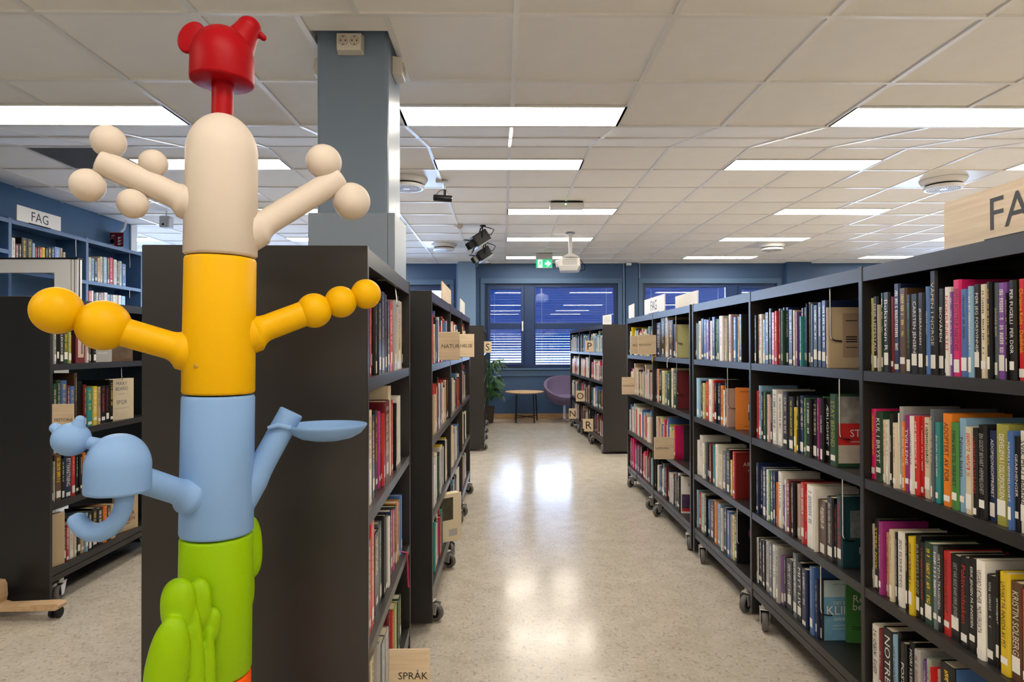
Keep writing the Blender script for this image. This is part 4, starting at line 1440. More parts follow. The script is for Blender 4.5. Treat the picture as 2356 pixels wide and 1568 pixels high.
# --- bookcase behind the tree
ZL1, ZL3 = (820, 560, 3.136), (820, 1060, 3.086)
G1 = ' of bookcase behind the tree'
row_px(L1, SHELF_Z[0], ZL1, [
    (40, 66, 480, 'k'), (68, 86, 470, 'm'), (88, 104, 470, 'm', None, 'w'), (106, 118, 460, 'r'), (119, 132, 455, 'w', None, 'm'), (134, 158, 440, 'k', None, 'w'), (160, 182, 430, 'k', None, 'y'), (184, 206, 350, 'k', None, 'i'), (208, 222, 370, 'k'), (224, 241, 418, 'k', None, 'w'), (243, 270, 422, 'r'),
    (271, 292, 415, 'S'), (294, 328, 415, 'c'), (329, 335, 420, 'k')], 'top shelf' + G1)
row_px(L1, SHELF_Z[1], ZL1, [
    (20, 56, 1120, 'k'), (58, 84, 1150, 'y'), (86, 112, 1205, 'c'), (114, 133, 1240, 'n'), (135, 158, 1205, 'k'), (160, 174, 1210, 'M'), (175, 190, 1230, 'm'), (191, 206, 1230, 'r'), (208, 240, 1135, 'm'), (242, 251, 1005, 'c'), (253, 264, 1130, 'r'), (266, 284, 1200, 'k'), (286, 298, 1150, 'k'), (300, 318, 1100, 'w')], 'second shelf' + G1)
row_px(L1, SHELF_Z[2], ZL3, [
    (30, 78, 560, 'r'), (80, 103, 565, 'r'), (104, 127, 420, 'r'), (129, 160, 500, 'k'), (162, 186, 430, 's'), (188, 202, 400, 'k'), (204, 224, 385, 'k'), (226, 240, 400, 'w', None, 'r'), (242, 256, 350, 'n'), (257, 272, 350, 'P'), (274, 284, 320, 'G'), (286, 300, 290, 'o'), (302, 312, 270, 's'), (313, 322, 245, 'b')], 'third shelf' + G1)
row_px(L1, SHELF_Z[3], ZL3, [
    (30, 80, 1400, 'k'), (82, 104, 1415, 'c'), (106, 130, 1385, 'c'), (132, 150, 1310, 'k'), (152, 176, 1290, 'S'), (178, 203, 1270, 's'), (205, 228, 1205, 'S'), (230, 240, 1060, 'm'), (242, 252, 1080, 'w'), (254, 266, 1060, 'r'), (268, 290, 1020, 'v'), (292, 302, 1000, 'G'), (303, 316, 960, 'G')], 'bottom shelf' + G1)

# --- three-bay bookcase on the left of the aisle
for i, (z, pals) in enumerate(zip(SHELF_Z, ('wrwbcykkcrkw', 'knwmcerkhkbww', 'kewwcySwbwGkw', 'wtvGGwyrwwikb'))):
    nm = ['top', 'second', 'third', 'bottom'][i]
    for j, (s, bay) in enumerate(((0.02, 'near'), (0.94, 'middle'), (1.87, 'far'))):
        row_rand(L2, z, s, s + ((0.88, 0.80, 0.6)[j] if i < 3 or j else 0.56), pals, '%s shelf, %s bay of nature bookcase' % (nm, bay), 70 + i * 3 + j, 0.19, 0.25)
for i, z in enumerate(SHELF_Z):
    nm = ['top', 'second', 'third', 'bottom'][i]
    row_rand(L3, z, 0.02, 0.85, 'wkmbnrcSG', '%s shelf of the S bookcase' % nm, 90 + i, 0.19, 0.25)

# --- open-backed bookcase at the left edge
G2 = ' of history bookcase'
ZH = (0, 440, 2.8)
ZI = (0, 800, 2.45)
row_px(LL, SHELF_Z[0], ZH, [(330, 342, 905, 'm'), (343, 362, 905, 'w'), (364, 382, 905, 'k', None, 'r'), (384, 408, 905, 'k', 'LEKSIKON', 'w'), (410, 438, 905, 'G'), (439, 460, 905, 'v'), (558, 572, 930, 'i'), (574, 592, 940, 's'), (594, 620, 960, 'k')], 'top shelf' + G2)
row_px(LL, SHELF_Z[1], ZH, [(331, 340, 1210, 'r'), (341, 366, 1240, 'G'), (368, 392, 1215, 'G'), (394, 432, 1218, 'b', None, 'y'), (434, 450, 1250, 'm'), (452, 482, 1255, 'b'), (484, 498, 1170, 'h'), (500, 536, 1225, 'k'), (538, 558, 1245, 'm'),
                      (560, 598, 1262, 't'), (600, 628, 1255, 'y'), (630, 650, 1258, 'e'), (652, 680, 1252, 'k', None, 'r'), (682, 706, 1250, 'k', None, 'r'), (708, 730, 1215, 'k')], 'second shelf' + G2)
row_px(LL, SHELF_Z[2], ZI, [(289, 304, 660, 'G'), (306, 312, 640, 'w'), (314, 348, 600, 'h'), (350, 366, 625, 'k'), (368, 404, 600, 'n', 'ETTERRETNING', 'w'), (406, 426, 600, 'r'), (428, 448, 600, 'k'), (450, 468, 600, 'k'), (470, 486, 590, 'o'), (488, 520, 560, 'k'), (522, 560, 560, 'b'), (562, 600, 560, 'w')], 'third shelf' + G2)
row_px(LL, SHELF_Z[3], ZI, [(362, 374, 1000, 'k'), (376, 392, 1000, 'r'), (394, 418, 990, 'w'), (420, 436, 980, 'c'), (438, 456, 960, 'k'), (458, 480, 950, 'e'), (482, 500, 930, 'l'), (502, 520, 920, 'k'), (522, 552, 900, 'k'), (554, 584, 900, 'k'), (586, 606, 890, 'o'), (608, 628, 890, 'h'), (630, 655, 880, 'e')], 'bottom shelf' + G2)

# ------------------------------------------------------------------ blue shelves along the left wall
BS = Frame((-4.18, 4.35), (-4.18, 7.4), -1)
BS.root = empty('wall_bookcase', BS(0, 0, 0))
tag(BS.root, 'tall blue painted bookcase built along the left wall', 'bookcase')
ups = BS.ups = [0.0, BS.a_of(22, 0), BS.a_of(200, 0), 3.04]
_bt = px(205, 549, BS(BS.ups[2], 0, 0).y).z          # height of its top
for a in ups:
    MB().box((a - 0.018, 0, 0), (a + 0.018, 0.31, _bt + 0.012), BS).build('upright_panel', M_BSHELF, BS.root, bevel=0.002, bseg=1)
for i in range(3):
    a0, a1 = ups[i] + 0.018, ups[i + 1] - 0.018
    zs = (_bt, _bt - 0.265 if i == 0 else _bt - 0.42, _bt - 0.765, 1.27, 0.92, 0.57, 0.12)
    for k, z in enumerate(zs):
        mb = MB().box((a0, 0.002, z - 0.014), (a1, 0.30, z), BS)
        mb.box((a0, 0.0, z - 0.035), (a1, 0.012, z - 0.014), BS)
        mb.build('shelf', M_BSHELF, BS.root)
    MB().box((a0, 0.300, 0.05), (a1, 0.308, _bt), BS).build('back_panel', M_BSHELF, BS.root)
G3 = ' of blue wall shelves'
ZW = (0, 440, 2.8)
row_px(BS, _bt - 0.42, ZW, [(72, 96, 300, 'w'), (97, 118, 340, 'm'), (119, 136, 338, 'k'), (137, 172, 290, 'k', None, 'y'), (174, 206, 298, 'k', None, 'y'), (207, 224, 335, 'l'), (226, 236, 360, 'r'), (238, 252, 355, 'k'), (254, 268, 362, 'r'), (269, 290, 362, 'y'),
                       (292, 306, 365, 'n'), (308, 328, 362, 'k'), (330, 348, 362, 'n'), (350, 386, 360, 'b'), (388, 404, 366, 'e'), (406, 420, 392, 'c')], 'upper shelf, middle bay' + G3)
row_px(BS, _bt - 0.42, (0, 440, 2.801), [(572, 584, 425, 'w'), (586, 606, 432, 'l'), (608, 626, 445, 'n'), (628, 642, 430, 'e'), (644, 662, 422, 'c'), (664, 688, 425, 'l'), (690, 704, 430, 'h'), (706, 728, 428, 'P'), (730, 752, 440, 'w'), (754, 764, 450, 's'), (766, 784, 450, 'L'), (786, 810, 468, 'b')], 'upper shelf, far bay' + G3)
row_px(BS, _bt - 0.765, (0, 440, 2.801), [(570, 586, 640, 'r'), (588, 602, 640, 'w'), (604, 616, 650, 'k'), (618, 632, 652, 'w'), (634, 650, 655, 's'), (652, 668, 655, 'i'), (670, 692, 652, 'w'), (694, 706, 665, 'l'), (708, 724, 665, 's'), (726, 744, 668, 'w'), (746, 760, 668, 'w'), (762, 780, 670, 'w'), (782, 806, 675, 'l')], 'lower shelf, far bay' + G3)

# ------------------------------------------------------------------ books as objects
ORD = ('first second third fourth fifth sixth seventh eighth ninth tenth eleventh twelfth thirteenth fourteenth fifteenth sixteenth seventeenth eighteenth nineteenth twentieth '
       'twenty-first twenty-second twenty-third twenty-fourth twenty-fifth twenty-sixth twenty-seventh twenty-eighth twenty-ninth thirtieth thirty-first thirty-second thirty-third thirty-fourth thirty-fifth '
       'thirty-sixth thirty-seventh thirty-eighth thirty-ninth fortieth').split()


for b in BOOKS:
    fr = b['fr']
    p, q = fr(b['a0'], b['d0'], b['z']), fr(b['a1'], b['d0'], b['z'] + b['h'])
    (x0, y0), (x1, y1) = project(p), project(q)
    b['cx'] = (x0 + x1) / 2
    b['size'] = abs(x1 - x0) * abs(y1 - y0)
    if b['cx'] > 2356 or b['cx'] < 0 or min(y0, y1) > 1568:
        b['size'] = 0
    if fr is LL and b['cx'] > 325:
        b['size'] = 0
    if fr is L1 and b['cx'] < 846:
        b['size'] *= 0.02
    if fr is L3:
        b['size'] *= 0.1
    if b['cover']:
        b['size'] *= 30
rows = {}
for b in BOOKS:
    rows.setdefault(b['where'], []).append(b)
for r_ in rows.values():
    r_.sort(key=lambda b: b['cx'])
    vis = [b for b in r_ if b['size'] > 1]
    for k, b in enumerate(vis):
        b['ord'] = k
BOOKS.sort(key=lambda b: -b['size'])
N_SINGLE = 298


def book_geo(b):
    """Cover (spine with rounded shoulders and two boards) and page block, in world metres."""
    fr, a0, a1, z, h, D, d0 = (b[k] for k in ('fr', 'a0', 'a1', 'z', 'h', 'D', 'd0'))
    t = a1 - a0
    s = min(0.004, t * 0.22)
    w = min(0.0024, t * 0.2)
    out = [(D, a0), (0.006, a0), (0.0, a0 + s), (0.0, a1 - s), (0.006, a1), (D, a1)]
    inn = [(D, a0 + w), (0.008, a0 + w), (0.004, a0 + s + w * 0.4), (0.004, a1 - s - w * 0.4), (0.008, a1 - w), (D, a1 - w)]
    V, Fc, UV = [], [], []
    for zz in (0.0, h):
        V += [fr(a, d0 + d, z + zz) for d, a in out] + [fr(a, d0 + d, z + zz) for d, a in inn]
    for i in range(5):
        o0, o1, i0, i1 = i, i + 1, 6 + i, 7 + i
        sp = i in (1, 2, 3)
        Fc.append((o0, o1, o1 + 12, o0 + 12))
        u0, u1 = (out[i][1] - a0) / t, (out[i + 1][1] - a0) / t
        UV.append([(u0, 0, 0), (u1, 0, 0), (u1, 1, h), (u0, 1, h)] if sp else [(-1, -1, 0)] * 4)
        Fc.append((i1, i0, i0 + 12, i1 + 12))
        UV.append([(-1, -1, 0)] * 4)
        Fc.append((o0 + 12, o1 + 12, i1 + 12, i0 + 12))
        UV.append([(-1, -1, 0)] * 4)
    Fc.append((0, 6, 18, 12))
    UV.append([(-1, -1, 0)] * 4)
    Fc.append((5, 11, 23, 17))
    UV.append([(-1, -1, 0)] * 4)
    Pv, Pf = [], [(4, 5, 6, 7), (0, 1, 5, 4), (1, 2, 6, 5), (2, 3, 7, 6), (3, 0, 4, 7)]
    e = 0.0035 if b['h'] > 0.16 else 0.002
    for zz in (0.002, h - e):
        Pv += [fr(a, d0 + d, z + zz) for d, a in ((0.005, a0 + w), (D - 0.004, a0 + w), (D - 0.004, a1 - w), (0.005, a1 - w))]
    return V, Fc, UV, Pv, Pf


def label_geo(b, rnd):
    """The white shelf-mark sticker at the foot of the spine."""
    fr, a0, a1, z, d0 = b['fr'], b['a0'], b['a1'], b['z'], b['d0']
    t = a1 - a0
    zl = rnd.uniform(0.006, 0.03)
    hl = rnd.choice([0.016, 0.02, 0.034, 0.038]) if t > 0.012 else 0.03
    m = max(t * 0.12, (t - 0.03) / 2)
    return [fr(a0 + m, d0 - 0.0005, z + zl), fr(a1 - m, d0 - 0.0005, z + zl), fr(a1 - m, d0 - 0.0005, z + zl + hl), fr(a0 + m, d0 - 0.0005, z + zl + hl)]


def set_attrs(me, loops_cover, loops_ink, loops_uv, loops_seed):
    a = me.attributes.new('cover', 'FLOAT_COLOR', 'CORNER')
    a.data.foreach_set('color', loops_cover)
    a = me.attributes.new('ink', 'FLOAT_COLOR', 'CORNER')
    a.data.foreach_set('color', loops_ink)
    a = me.attributes.new('spine_uv', 'FLOAT_VECTOR', 'CORNER')
    a.data.foreach_set('vector', loops_uv)
    a = me.attributes.new('seed', 'FLOAT', 'CORNER')
    a.data.foreach_set('value', loops_seed)


def mesh_raw(name, V, Fc, mats, o0, midx=None):
    me = bpy.data.meshes.new(name)
    me.from_pydata([tuple(Vector(p) - o0) for p in V], [], Fc)
    for m in mats:
        me.materials.append(m)
    if midx:
        me.polygons.foreach_set('material_index', midx)
    return me


def cover_art(b, root):
    """Prints on the side of the end book that faces the camera."""
    fr, a0, z, h, D, d0 = (b[k] for k in ('fr', 'a0', 'z', 'h', 'D', 'd0'))
    kind, items = b['cover']
    D2 = D - 0.008
    rt = fr.de if fr.side > 0 else -fr.de
    up = Vector((0, 0, 1))

    def P(u, v, e=0.0006):        # u 0..1 across from the spine, v 0..1 up
        return fr(a0 - e, d0 + 0.008 + u * D2, z + v * h)

    def quad(u0, v0, u1, v1, m, e=0.0006, nm='cover_print'):
        mb = MB().add([P(u0, v0, e), P(u1, v0, e), P(u1, v1, e), P(u0, v1, e)], [(0, 1, 2, 3)])
        return mb.build(nm, m, root)

    def disc(u, v, r, m, e=0.0008, ry=None):
        ry = ry or r
        mb = MB().add([P(u + r / D2 * math.cos(2 * math.pi * j / 24), v + ry / h * math.sin(2 * math.pi * j / 24), e) for j in range(24)], [tuple(range(24))])
        return mb.build('cover_print', m, root)

    def txt(s, u, v, w, hh, k, e=0.0011):
        mb = MB()
        add_text(mb, s, P(u, v, 0), rt, up, w, hh, e, stretch=False)
        mb.build('cover_lettering', ink_mat(k), root, recalc=False)

    if kind in COLS and kind != b['c']:
        quad(0, 0.005, 1, 0.995, ink_mat(kind), 0.0005)
    for (s, k, u, v, w) in items:
        if s == 'plate':
            quad(0.34, 0.17, 0.80, 0.90, mat('tan_plate', (0.40, 0.28, 0.19), 0.6))
            for (t_, vv, hh) in (('HEGEL', 0.77, 0.006), ('DIKTNING', 0.50, 0.008), ('OFFENTLIG', 0.46, 0.008), ('FREDEN', 0.42, 0.008), ('forord', 0.33, 0.005)):
                quad(0.42, vv, 0.72, vv + hh / h * 0.6, M_INK, 0.0009)
        elif s == 'photo':
            quad(0.14, 0.42, 0.75, 0.80, mat('grey_photo', (0.13, 0.14, 0.14), 0.5, vary=0.8, vscale=45))
        elif s == 'bowl':
            disc(0.78, 0.24, 0.03, ink_mat('h'), 0.0008, 0.028)
            quad(0.62, 0.28, 1.0, 0.55, mat('faded_rose', (0.55, 0.31, 0.24), 0.6), 0.0007)
            txt('SIRI', 0.55, 0.83, 0.04, 0.011, 'k')
        elif s == 'disc':
            disc(0.6, 0.60, 0.011, ink_mat('h'))
        else:
            txt(s, u, v, w * D2, 0.05, k)
    if kind == 'stay':
        quad(0, 0.60, 1, 0.97, mat('grey_photo_upper', (0.30, 0.28, 0.26), 0.5, vary=0.8, vscale=35))
        quad(0, 0.30, 1, 0.60, ink_mat('r'))
        quad(0, 0.05, 1, 0.30, mat('hazy_photo', (0.52, 0.44, 0.37), 0.5, vary=0.3, vscale=25))
        txt('STAY', 0.48, 0.465, 0.085, 0.034, 'w')
        txt('FORSVARETS HEMMELIGE', 0.52, 0.345, 0.10, 0.008, 'w')
    elif kind == 'klima':
        quad(0, 0.0, 1, 1, mat('glacier_print', (0.16, 0.36, 0.52), 0.35, vary=0.6, vscale=16))
        quad(0, 0.72, 1, 1, mat('pale_sky_print', (0.50, 0.62, 0.66), 0.35, vary=0.2, vscale=12), 0.0008)
        txt('DET STORE', 0.58, 0.62, 0.085, 0.014, 'w')
        txt('KLIMA', 0.55, 0.50, 0.13, 0.032, 'w')
        txt('SØKSMÅLET', 0.58, 0.36, 0.09, 0.014, 'w')
        txt('SAKEN SOM FIKK LANDET TIL Å', 0.58, 0.25, 0.095, 0.006, 'w')
        txt('GRUNNLOVENS MILJØPARAGRAF', 0.58, 0.19, 0.095, 0.006, 'w')
        txt('MARIUS GULBRANDSEN DALE', 0.58, 0.93, 0.09, 0.006, 'k')
    elif kind == 'are':
        quad(0, 0, 1, 1, mat('brick_red_cover', (0.23, 0.022, 0.018), 0.35), 0.0005)
        txt('ARE KALVØ', 0.74, 0.74, 0.17, 0.020, 'w')
        txt('HYTTEBOK', 0.72, 0.61, 0.11, 0.013, 'w')
        txt('FRÅ HELVETE', 0.80, 0.54, 0.13, 0.013, 'w')
        for k, (v, w) in enumerate(((0.36, 0.30), (0.30, 0.5), (0.24, 0.42), (0.18, 0.36), (0.10, 0.5))):
            quad(0.62 - w / 2 * 0.5, v, 0.62 + w / 2, v + 0.022, ink_mat('c'), 0.0009)
    elif kind == 'figure':
        quad(0, 0, 1, 1, M_INK, 0.0004)
        disc(0.42, 0.72, 0.018, ink_mat('a'))
        disc(0.42, 0.71, 0.012, ink_mat('h'), 0.001)
        disc(0.42, 0.55, 0.022, ink_mat('h'), 0.0008, 0.032)
        disc(0.40, 0.36, 0.022, ink_mat('w'), 0.001, 0.024)
        quad(0.26, 0.02, 0.56, 0.24, ink_mat('r'))
    elif kind == 'swirl':
        disc(0.62, 0.60, 0.045, ink_mat('M'))
        disc(0.70, 0.60, 0.036, ink_mat('w'), 0.001)
        disc(0.73, 0.60, 0.026, M_INK, 0.0012)
        disc(0.76, 0.60, 0.017, ink_mat('w'), 0.0014)
        disc(0.80, 0.60, 0.008, M_INK, 0.0016)


def colour_of(c, rnd):
    k = rnd.uniform(0.8, 1.15)
    return tuple(min(0.85, v * k) for v in COLS[c][0])


SIZES = lambda b: ('oversized' if b['h'] > 0.262 else 'tall') if b['h'] > 0.242 else ('short' if b['h'] < 0.195 else ('thick' if b['a1'] - b['a0'] > 0.034 else ('slim' if b['a1'] - b['a0'] < 0.014 else 'medium')))
far_V, far_F, far_M, far_c, far_i, far_u, far_s = [], [], [], [], [], [], []
for n, b in enumerate(BOOKS):
    rnd = random.Random(n * 7 + 3)
    V, Fc, UV, Pv, Pf = book_geo(b)
    c = colour_of(b['c'], rnd)
    ik = b['tink'] or auto_ink(b['c'], rnd)
    has_text = b['text'] is not None and n < N_SINGLE
    i4 = (*COLS[ik][0], 0.0 if has_text or rnd.random() < 0.08 else 1.0)
    seed = rnd.random()
    if n < N_SINGLE and b['size'] > 1:
        fr = b['fr']
        base = fr((b['a0'] + b['a1']) / 2, b['d0'], b['z'])
        me = mesh_raw('book', V, Fc, [M_BOOK], base)
        nl = len(me.loops)
        set_attrs(me, [*c, 1.0] * nl, list(i4) * nl, [v for f in UV for p in f for v in p], [seed] * nl)
        o = bpy.data.objects.new('book', me)
        o.location = base
        col.objects.link(o)
        cn = COLS[b['c']][1]
        tag(o, '%s %s book, %s from left, %s' % (SIZES(b), cn, ORD[b['ord']], b['where']), 'book', b['where'].replace(', ', ' in ') + ' books')
        pg = bpy.data.objects.new('pages', mesh_raw('pages', Pv, Pf, [M_PAGE], base))
        pg.parent = o
        col.objects.link(pg)
        if b['lab']:
            lb = bpy.data.objects.new('spine_label', mesh_raw('spine_label', label_geo(b, rnd), [(0, 1, 2, 3)], [M_LABEL], base))
            lb.parent = o
            col.objects.link(lb)
        if has_text:
            t = b['a1'] - b['a0']
            dn = Vector((0, 0, -1))
            upv = -fr.al if fr.side > 0 else fr.al
            mb = MB()
            add_text(mb, b['text'], fr((b['a0'] + b['a1']) / 2, b['d0'], b['z'] + b['h'] * 0.585), dn, upv, b['h'] * 0.64, t * 0.58, 0.0005)
            mb.build('spine_title', ink_mat(ik), o, recalc=False)
        if b['cover']:
            cover_art(b, o)
    else:
        k = len(far_V)
        far_V += V
        far_F += [tuple(i + k for i in f) for f in Fc]
        far_M += [0] * len(Fc)
        nl = 4 * len(Fc)
        far_c += [*c, 1.0] * nl
        far_i += list(i4) * nl
        far_u += [v for f in UV for p in f for v in p]
        far_s += [seed] * nl
        k = len(far_V)
        far_V += Pv
        far_F += [tuple(i + k for i in f) for f in Pf]
        far_M += [1] * len(Pf)
        nl = 4 * len(Pf)
        far_c += [0.5] * (4 * nl)
        far_i += [0.0] * (4 * nl)
        far_u += [-1.0] * (3 * nl)
        far_s += [0.0] * nl
        if b['lab']:
            k = len(far_V)
            far_V += label_geo(b, rnd)
            far_F.append((k, k + 1, k + 2, k + 3))
            far_M.append(2)
            far_c += [0.5] * 16
            far_i += [0.0] * 16
            far_u += [-1.0] * 12
            far_s += [0.0] * 4
me = mesh_raw('shelved_books', far_V, far_F, [M_BOOK, M_PAGE, M_LABEL], Vector((0, 0, 0)), far_M)
set_attrs(me, far_c, far_i, far_u, far_s)
o = bpy.data.objects.new('shelved_books', me)
col.objects.link(o)
tag(o, 'rows of small assorted books filling the farther shelves', 'books', kind='stuff')


def ends(where):
    return min(b['a0'] for b in rows[where])


# ------------------------------------------------------------------ displayed books with their covers turned outwards
def display_book(name, label, fr, a, d, z, w, h, th, turn, c, art):
    """A book standing with its front cover towards the aisle; turn in degrees away from the shelf line."""
    base = fr(a, d, z)
    turn = turn * fr.side
    r = empty(name, base)
    tag(r, label, 'book', 'books standing with the cover showing')
    ca, sa = math.cos(turn), math.sin(turn)
    rt = (fr.al * ca + fr.de * sa)
    if fr.side > 0:
        rt = -rt
    nrm = rt.cross(Vector((0, 0, 1)))      # towards the viewer
    up = Vector((0, 0, 1))

    def T(x, y, e):
        return base + rt * x - nrm * y + up * e
    MB().box((-w / 2, 0, 0), (w / 2, 0.003, h), T).box((-w / 2, th - 0.003, 0), (w / 2, th, h), T).box((-w / 2, 0.003, 0), (-w / 2 + 0.003, th - 0.003, h), T).build('cover', ink_mat(c), r)
    MB().box((-w / 2 + 0.003, 0.003, 0.003), (w / 2 - 0.004, th - 0.003, h - 0.003), T).build('pages', M_PAGE, r)
    for it in art:
        mb = MB()
        if it[0] == 'rect':
            _, x0, z0, x1, z1, m = it
            mb.add([T(-w / 2 + x0 * w, -0.0006, z0 * h), T(-w / 2 + x1 * w, -0.0006, z0 * h), T(-w / 2 + x1 * w, -0.0006, z1 * h), T(-w / 2 + x0 * w, -0.0006, z1 * h)], [(0, 1, 2, 3)])
            mb.build('cover_print', m, r)
        elif it[0] == 'oval':
            _, x0, z0, rx, rz, m = it
            mb.add([T(-w / 2 + (x0 + rx * math.cos(2 * math.pi * j / 24)) * w, -0.0009, (z0 + rz * math.sin(2 * math.pi * j / 24)) * h) for j in range(24)], [tuple(range(24))])
            mb.build('cover_print', m, r)
        elif it[0] == 'leaves':
            for j in range(26):
                t = math.radians(-70 - 200 * (j / 25)) if False else math.radians(125 + 290 * j / 25)
                for dt in (-0.10, 0.10):
                    q = (0.5 + 0.40 * math.cos(t) * (1 + dt), 0.40 + 0.30 * math.sin(t) * (1 + dt))
                    s = 0.022
                    mb.add([T(-w / 2 + (q[0] + s * 1.3 * math.cos(t + 1.2 + k * math.pi / 2) * (1 if k % 2 else 0.45)) * w, -0.0008, (q[1] + s * math.sin(t + 1.2 + k * math.pi / 2) * (1 if k % 2 else 0.45)) * h) for k in range(4)], [(0, 1, 2, 3)])
            mb.build('wreath_print', it[1], r, recalc=False)
        else:
            _, s, x0, z0, ww, hh, k = it
            add_text(mb, s, T(-w / 2 + x0 * w, 0, z0 * h), rt, up, ww * w, hh * h, 0.0010, stretch=False)
            mb.build('cover_lettering', ink_mat(k), r, recalc=False)
    return r


display_book('display_book', 'cream history book with laurel wreath displayed beside the black spines', LL, LL.a_of(280, 0.03), 0.03, SHELF_Z[1] + 0.001, 0.175, 0.245, 0.03, 0.25, 'c',
             [('text', 'MARY', 0.5, 0.88, 0.6, 0.085, 's'), ('text', 'BEARD', 0.5, 0.755, 0.68, 0.085, 's'), ('text', 'SPQR', 0.5, 0.42, 0.66, 0.11, 's'), ('leaves', ink_mat('e')), ('text', 'A HISTORY OF ANCIENT ROME', 0.5, 0.28, 0.55, 0.03, 's'), ('rect', 0.38, 0.615, 0.62, 0.622, ink_mat('s'))])
display_book('display_book', 'tan wartime book with dark figures on the bottom shelf at far left', LL, LL.a_of(292, 0.03), 0.03, SHELF_Z[3] + 0.001, 0.17, 0.245, 0.02, 0.25, 'e',
             [('rect', 0.30, 0.50, 0.50, 0.92, ink_mat('k')), ('oval', 0.40, 0.93, 0.05, 0.045, ink_mat('h')), ('rect', 0.52, 0.52, 0.68, 0.90, ink_mat('h')), ('oval', 0.60, 0.92, 0.05, 0.045, ink_mat('k')), ('text', 'UNDER', 0.5, 0.40, 0.7, 0.10, 'm'), ('text', 'KRIGEN', 0.5, 0.27, 0.78, 0.10, 'm'), ('rect', 0.35, 0.16, 0.65, 0.175, ink_mat('h'))])
display_book('display_book', 'grey paperback with black emblem on the top shelf at far left', LL, LL.a_of(236, 0.03), 0.03, SHELF_Z[0] + 0.001, 0.13, 0.20, 0.02, 0.2, 'S',
             [('oval', 0.5, 0.62, 0.2, 0.16, M_INK), ('text', 'Nasjonalisme', 0.5, 0.25, 0.8, 0.06, 'w')])
display_book('display_book', 'dark brown picture book at the end of the top left shelf', LL, LL.a_of(280, 0.03), 0.03, SHELF_Z[0] + 0.001, 0.17, 0.22, 0.02, 0.2, 'h',
             [('rect', 0.06, 0.08, 0.94, 0.92, mat('dusky_photo', (0.12, 0.075, 0.045), 0.5, vary=0.8, vscale=22))])
display_book('display_book', 'barcoded brown box book between spines on the top left shelf', LL, LL.a_of(184, 0.02), 0.02, SHELF_Z[0] + 0.001, 0.05, 0.24, 0.025, 0.3, 'm', [('rect', 0.25, 0.12, 0.9, 0.6, ink_mat('i')), ('rect', 0.6, 0.2, 0.8, 0.45, ink_mat('s'))])
display_book('display_book', 'bright green travel book standing beside the glacier cover', R1, ends('bottom shelf' + B) - 0.03, 0.185, SHELF_Z[3] + 0.001, 0.15, 0.265, 0.014, math.radians(-82), 'g',
             [('text', 'Reise', 0.42, 0.62, 0.62, 0.10, 'w'), ('text', 'bedre', 0.44, 0.51, 0.66, 0.10, 'w'), ('rect', 0.12, 0.22, 0.6, 0.23, M_INK), ('rect', 0.12, 0.19, 0.5, 0.20, M_INK), ('oval', 0.55, 0.97, 0.3, 0.12, ink_mat('h')), ('rect', 0.12, 0.80, 0.5, 0.81, ink_mat('G')), ('rect', 0.12, 0.77, 0.6, 0.78, ink_mat('G'))])
display_book('display_book', 'orange book with a standing figure beside the pink cover', R1, ends('second shelf' + Cc) - 0.12, 0.095, SHELF_Z[1] + 0.001, 0.14, 0.215, 0.012, math.radians(-75), 'o',
             [('rect', 0.44, 0.22, 0.49, 0.42, M_INK), ('rect', 0.51, 0.22, 0.56, 0.42, M_INK), ('rect', 0.43, 0.42, 0.57, 0.60, ink_mat('w')), ('oval', 0.5, 0.64, 0.04, 0.03, M_INK), ('rect', 0.14, 0.90, 0.8, 0.91, ink_mat('h')), ('rect', 0.3, 0.08, 0.6, 0.09, ink_mat('h'))])
display_book('display_book', 'cream boxed book with round print leaning out of the bottom shelf', L2, 0.70, 0.0, SHELF_Z[3] + 0.001, 0.19, 0.27, 0.05, 0.9, 'c',
             [('rect', 0.1, 0.45, 0.7, 0.92, mat('dark_still_life', (0.05, 0.045, 0.025), 0.4, vary=0.9, vscale=40)), ('oval', 0.12, 0.3, 0.14, 0.14, ink_mat('m')), ('rect', 0.55, 0.1, 0.85, 0.25, ink_mat('S'))])
display_book('display_book', 'pale wood-toned book end standing low at far left', LL, LL.a_of(138, 0.0), 0.022, SHELF_Z[3] + 0.001, 0.10, 0.265, 0.03, 0.3, 'e', [('rect', 0.02, 0.1, 0.12, 0.5, ink_mat('h'))])
display_book('display_book', 'dark novel cover with a pale hand beside the society plaque', R2, 0.33, 0.133, SHELF_Z[2] + 0.001, 0.15, 0.24, 0.02, math.radians(-80), 'k', [('text', 'Det', 0.72, 0.74, 0.3, 0.07, 'w'), ('text', 'usynlige', 0.8, 0.66, 0.5, 0.05, 'w'), ('oval', 0.7, 0.18, 0.2, 0.12, ink_mat('i'))])
display_book('display_book', 'white and purple paperback with red strip at the bay end', R2, 0.245, 0.09, SHELF_Z[3] + 0.001, 0.15, 0.24, 0.02, math.radians(-80), 'w', [('rect', 0.02, 0.13, 0.98, 0.52, mat('violet_photo', (0.06, 0.03, 0.08), 0.5, vary=0.8, vscale=40)), ('rect', 0.02, 0.05, 0.6, 0.13, ink_mat('r')), ('text', 'NOK', 0.5, 0.78, 0.5, 0.07, 'k'), ('text', 'Rapport', 0.6, 0.68, 0.6, 0.05, 'k')])

# ------------------------------------------------------------------ the plastic tree
TY = 1.30
_a, _b = px(511, 400, TY), px(500.5, 1100, TY)
LEAN = (_a.x - _b.x) / (_a.z - _b.z)
TX = _b.x - LEAN * _b.z


def plastic(name, c, rough=0.45):
    return mat(name, c, rough, spec=0.14, bump=0.10, bscale=420)


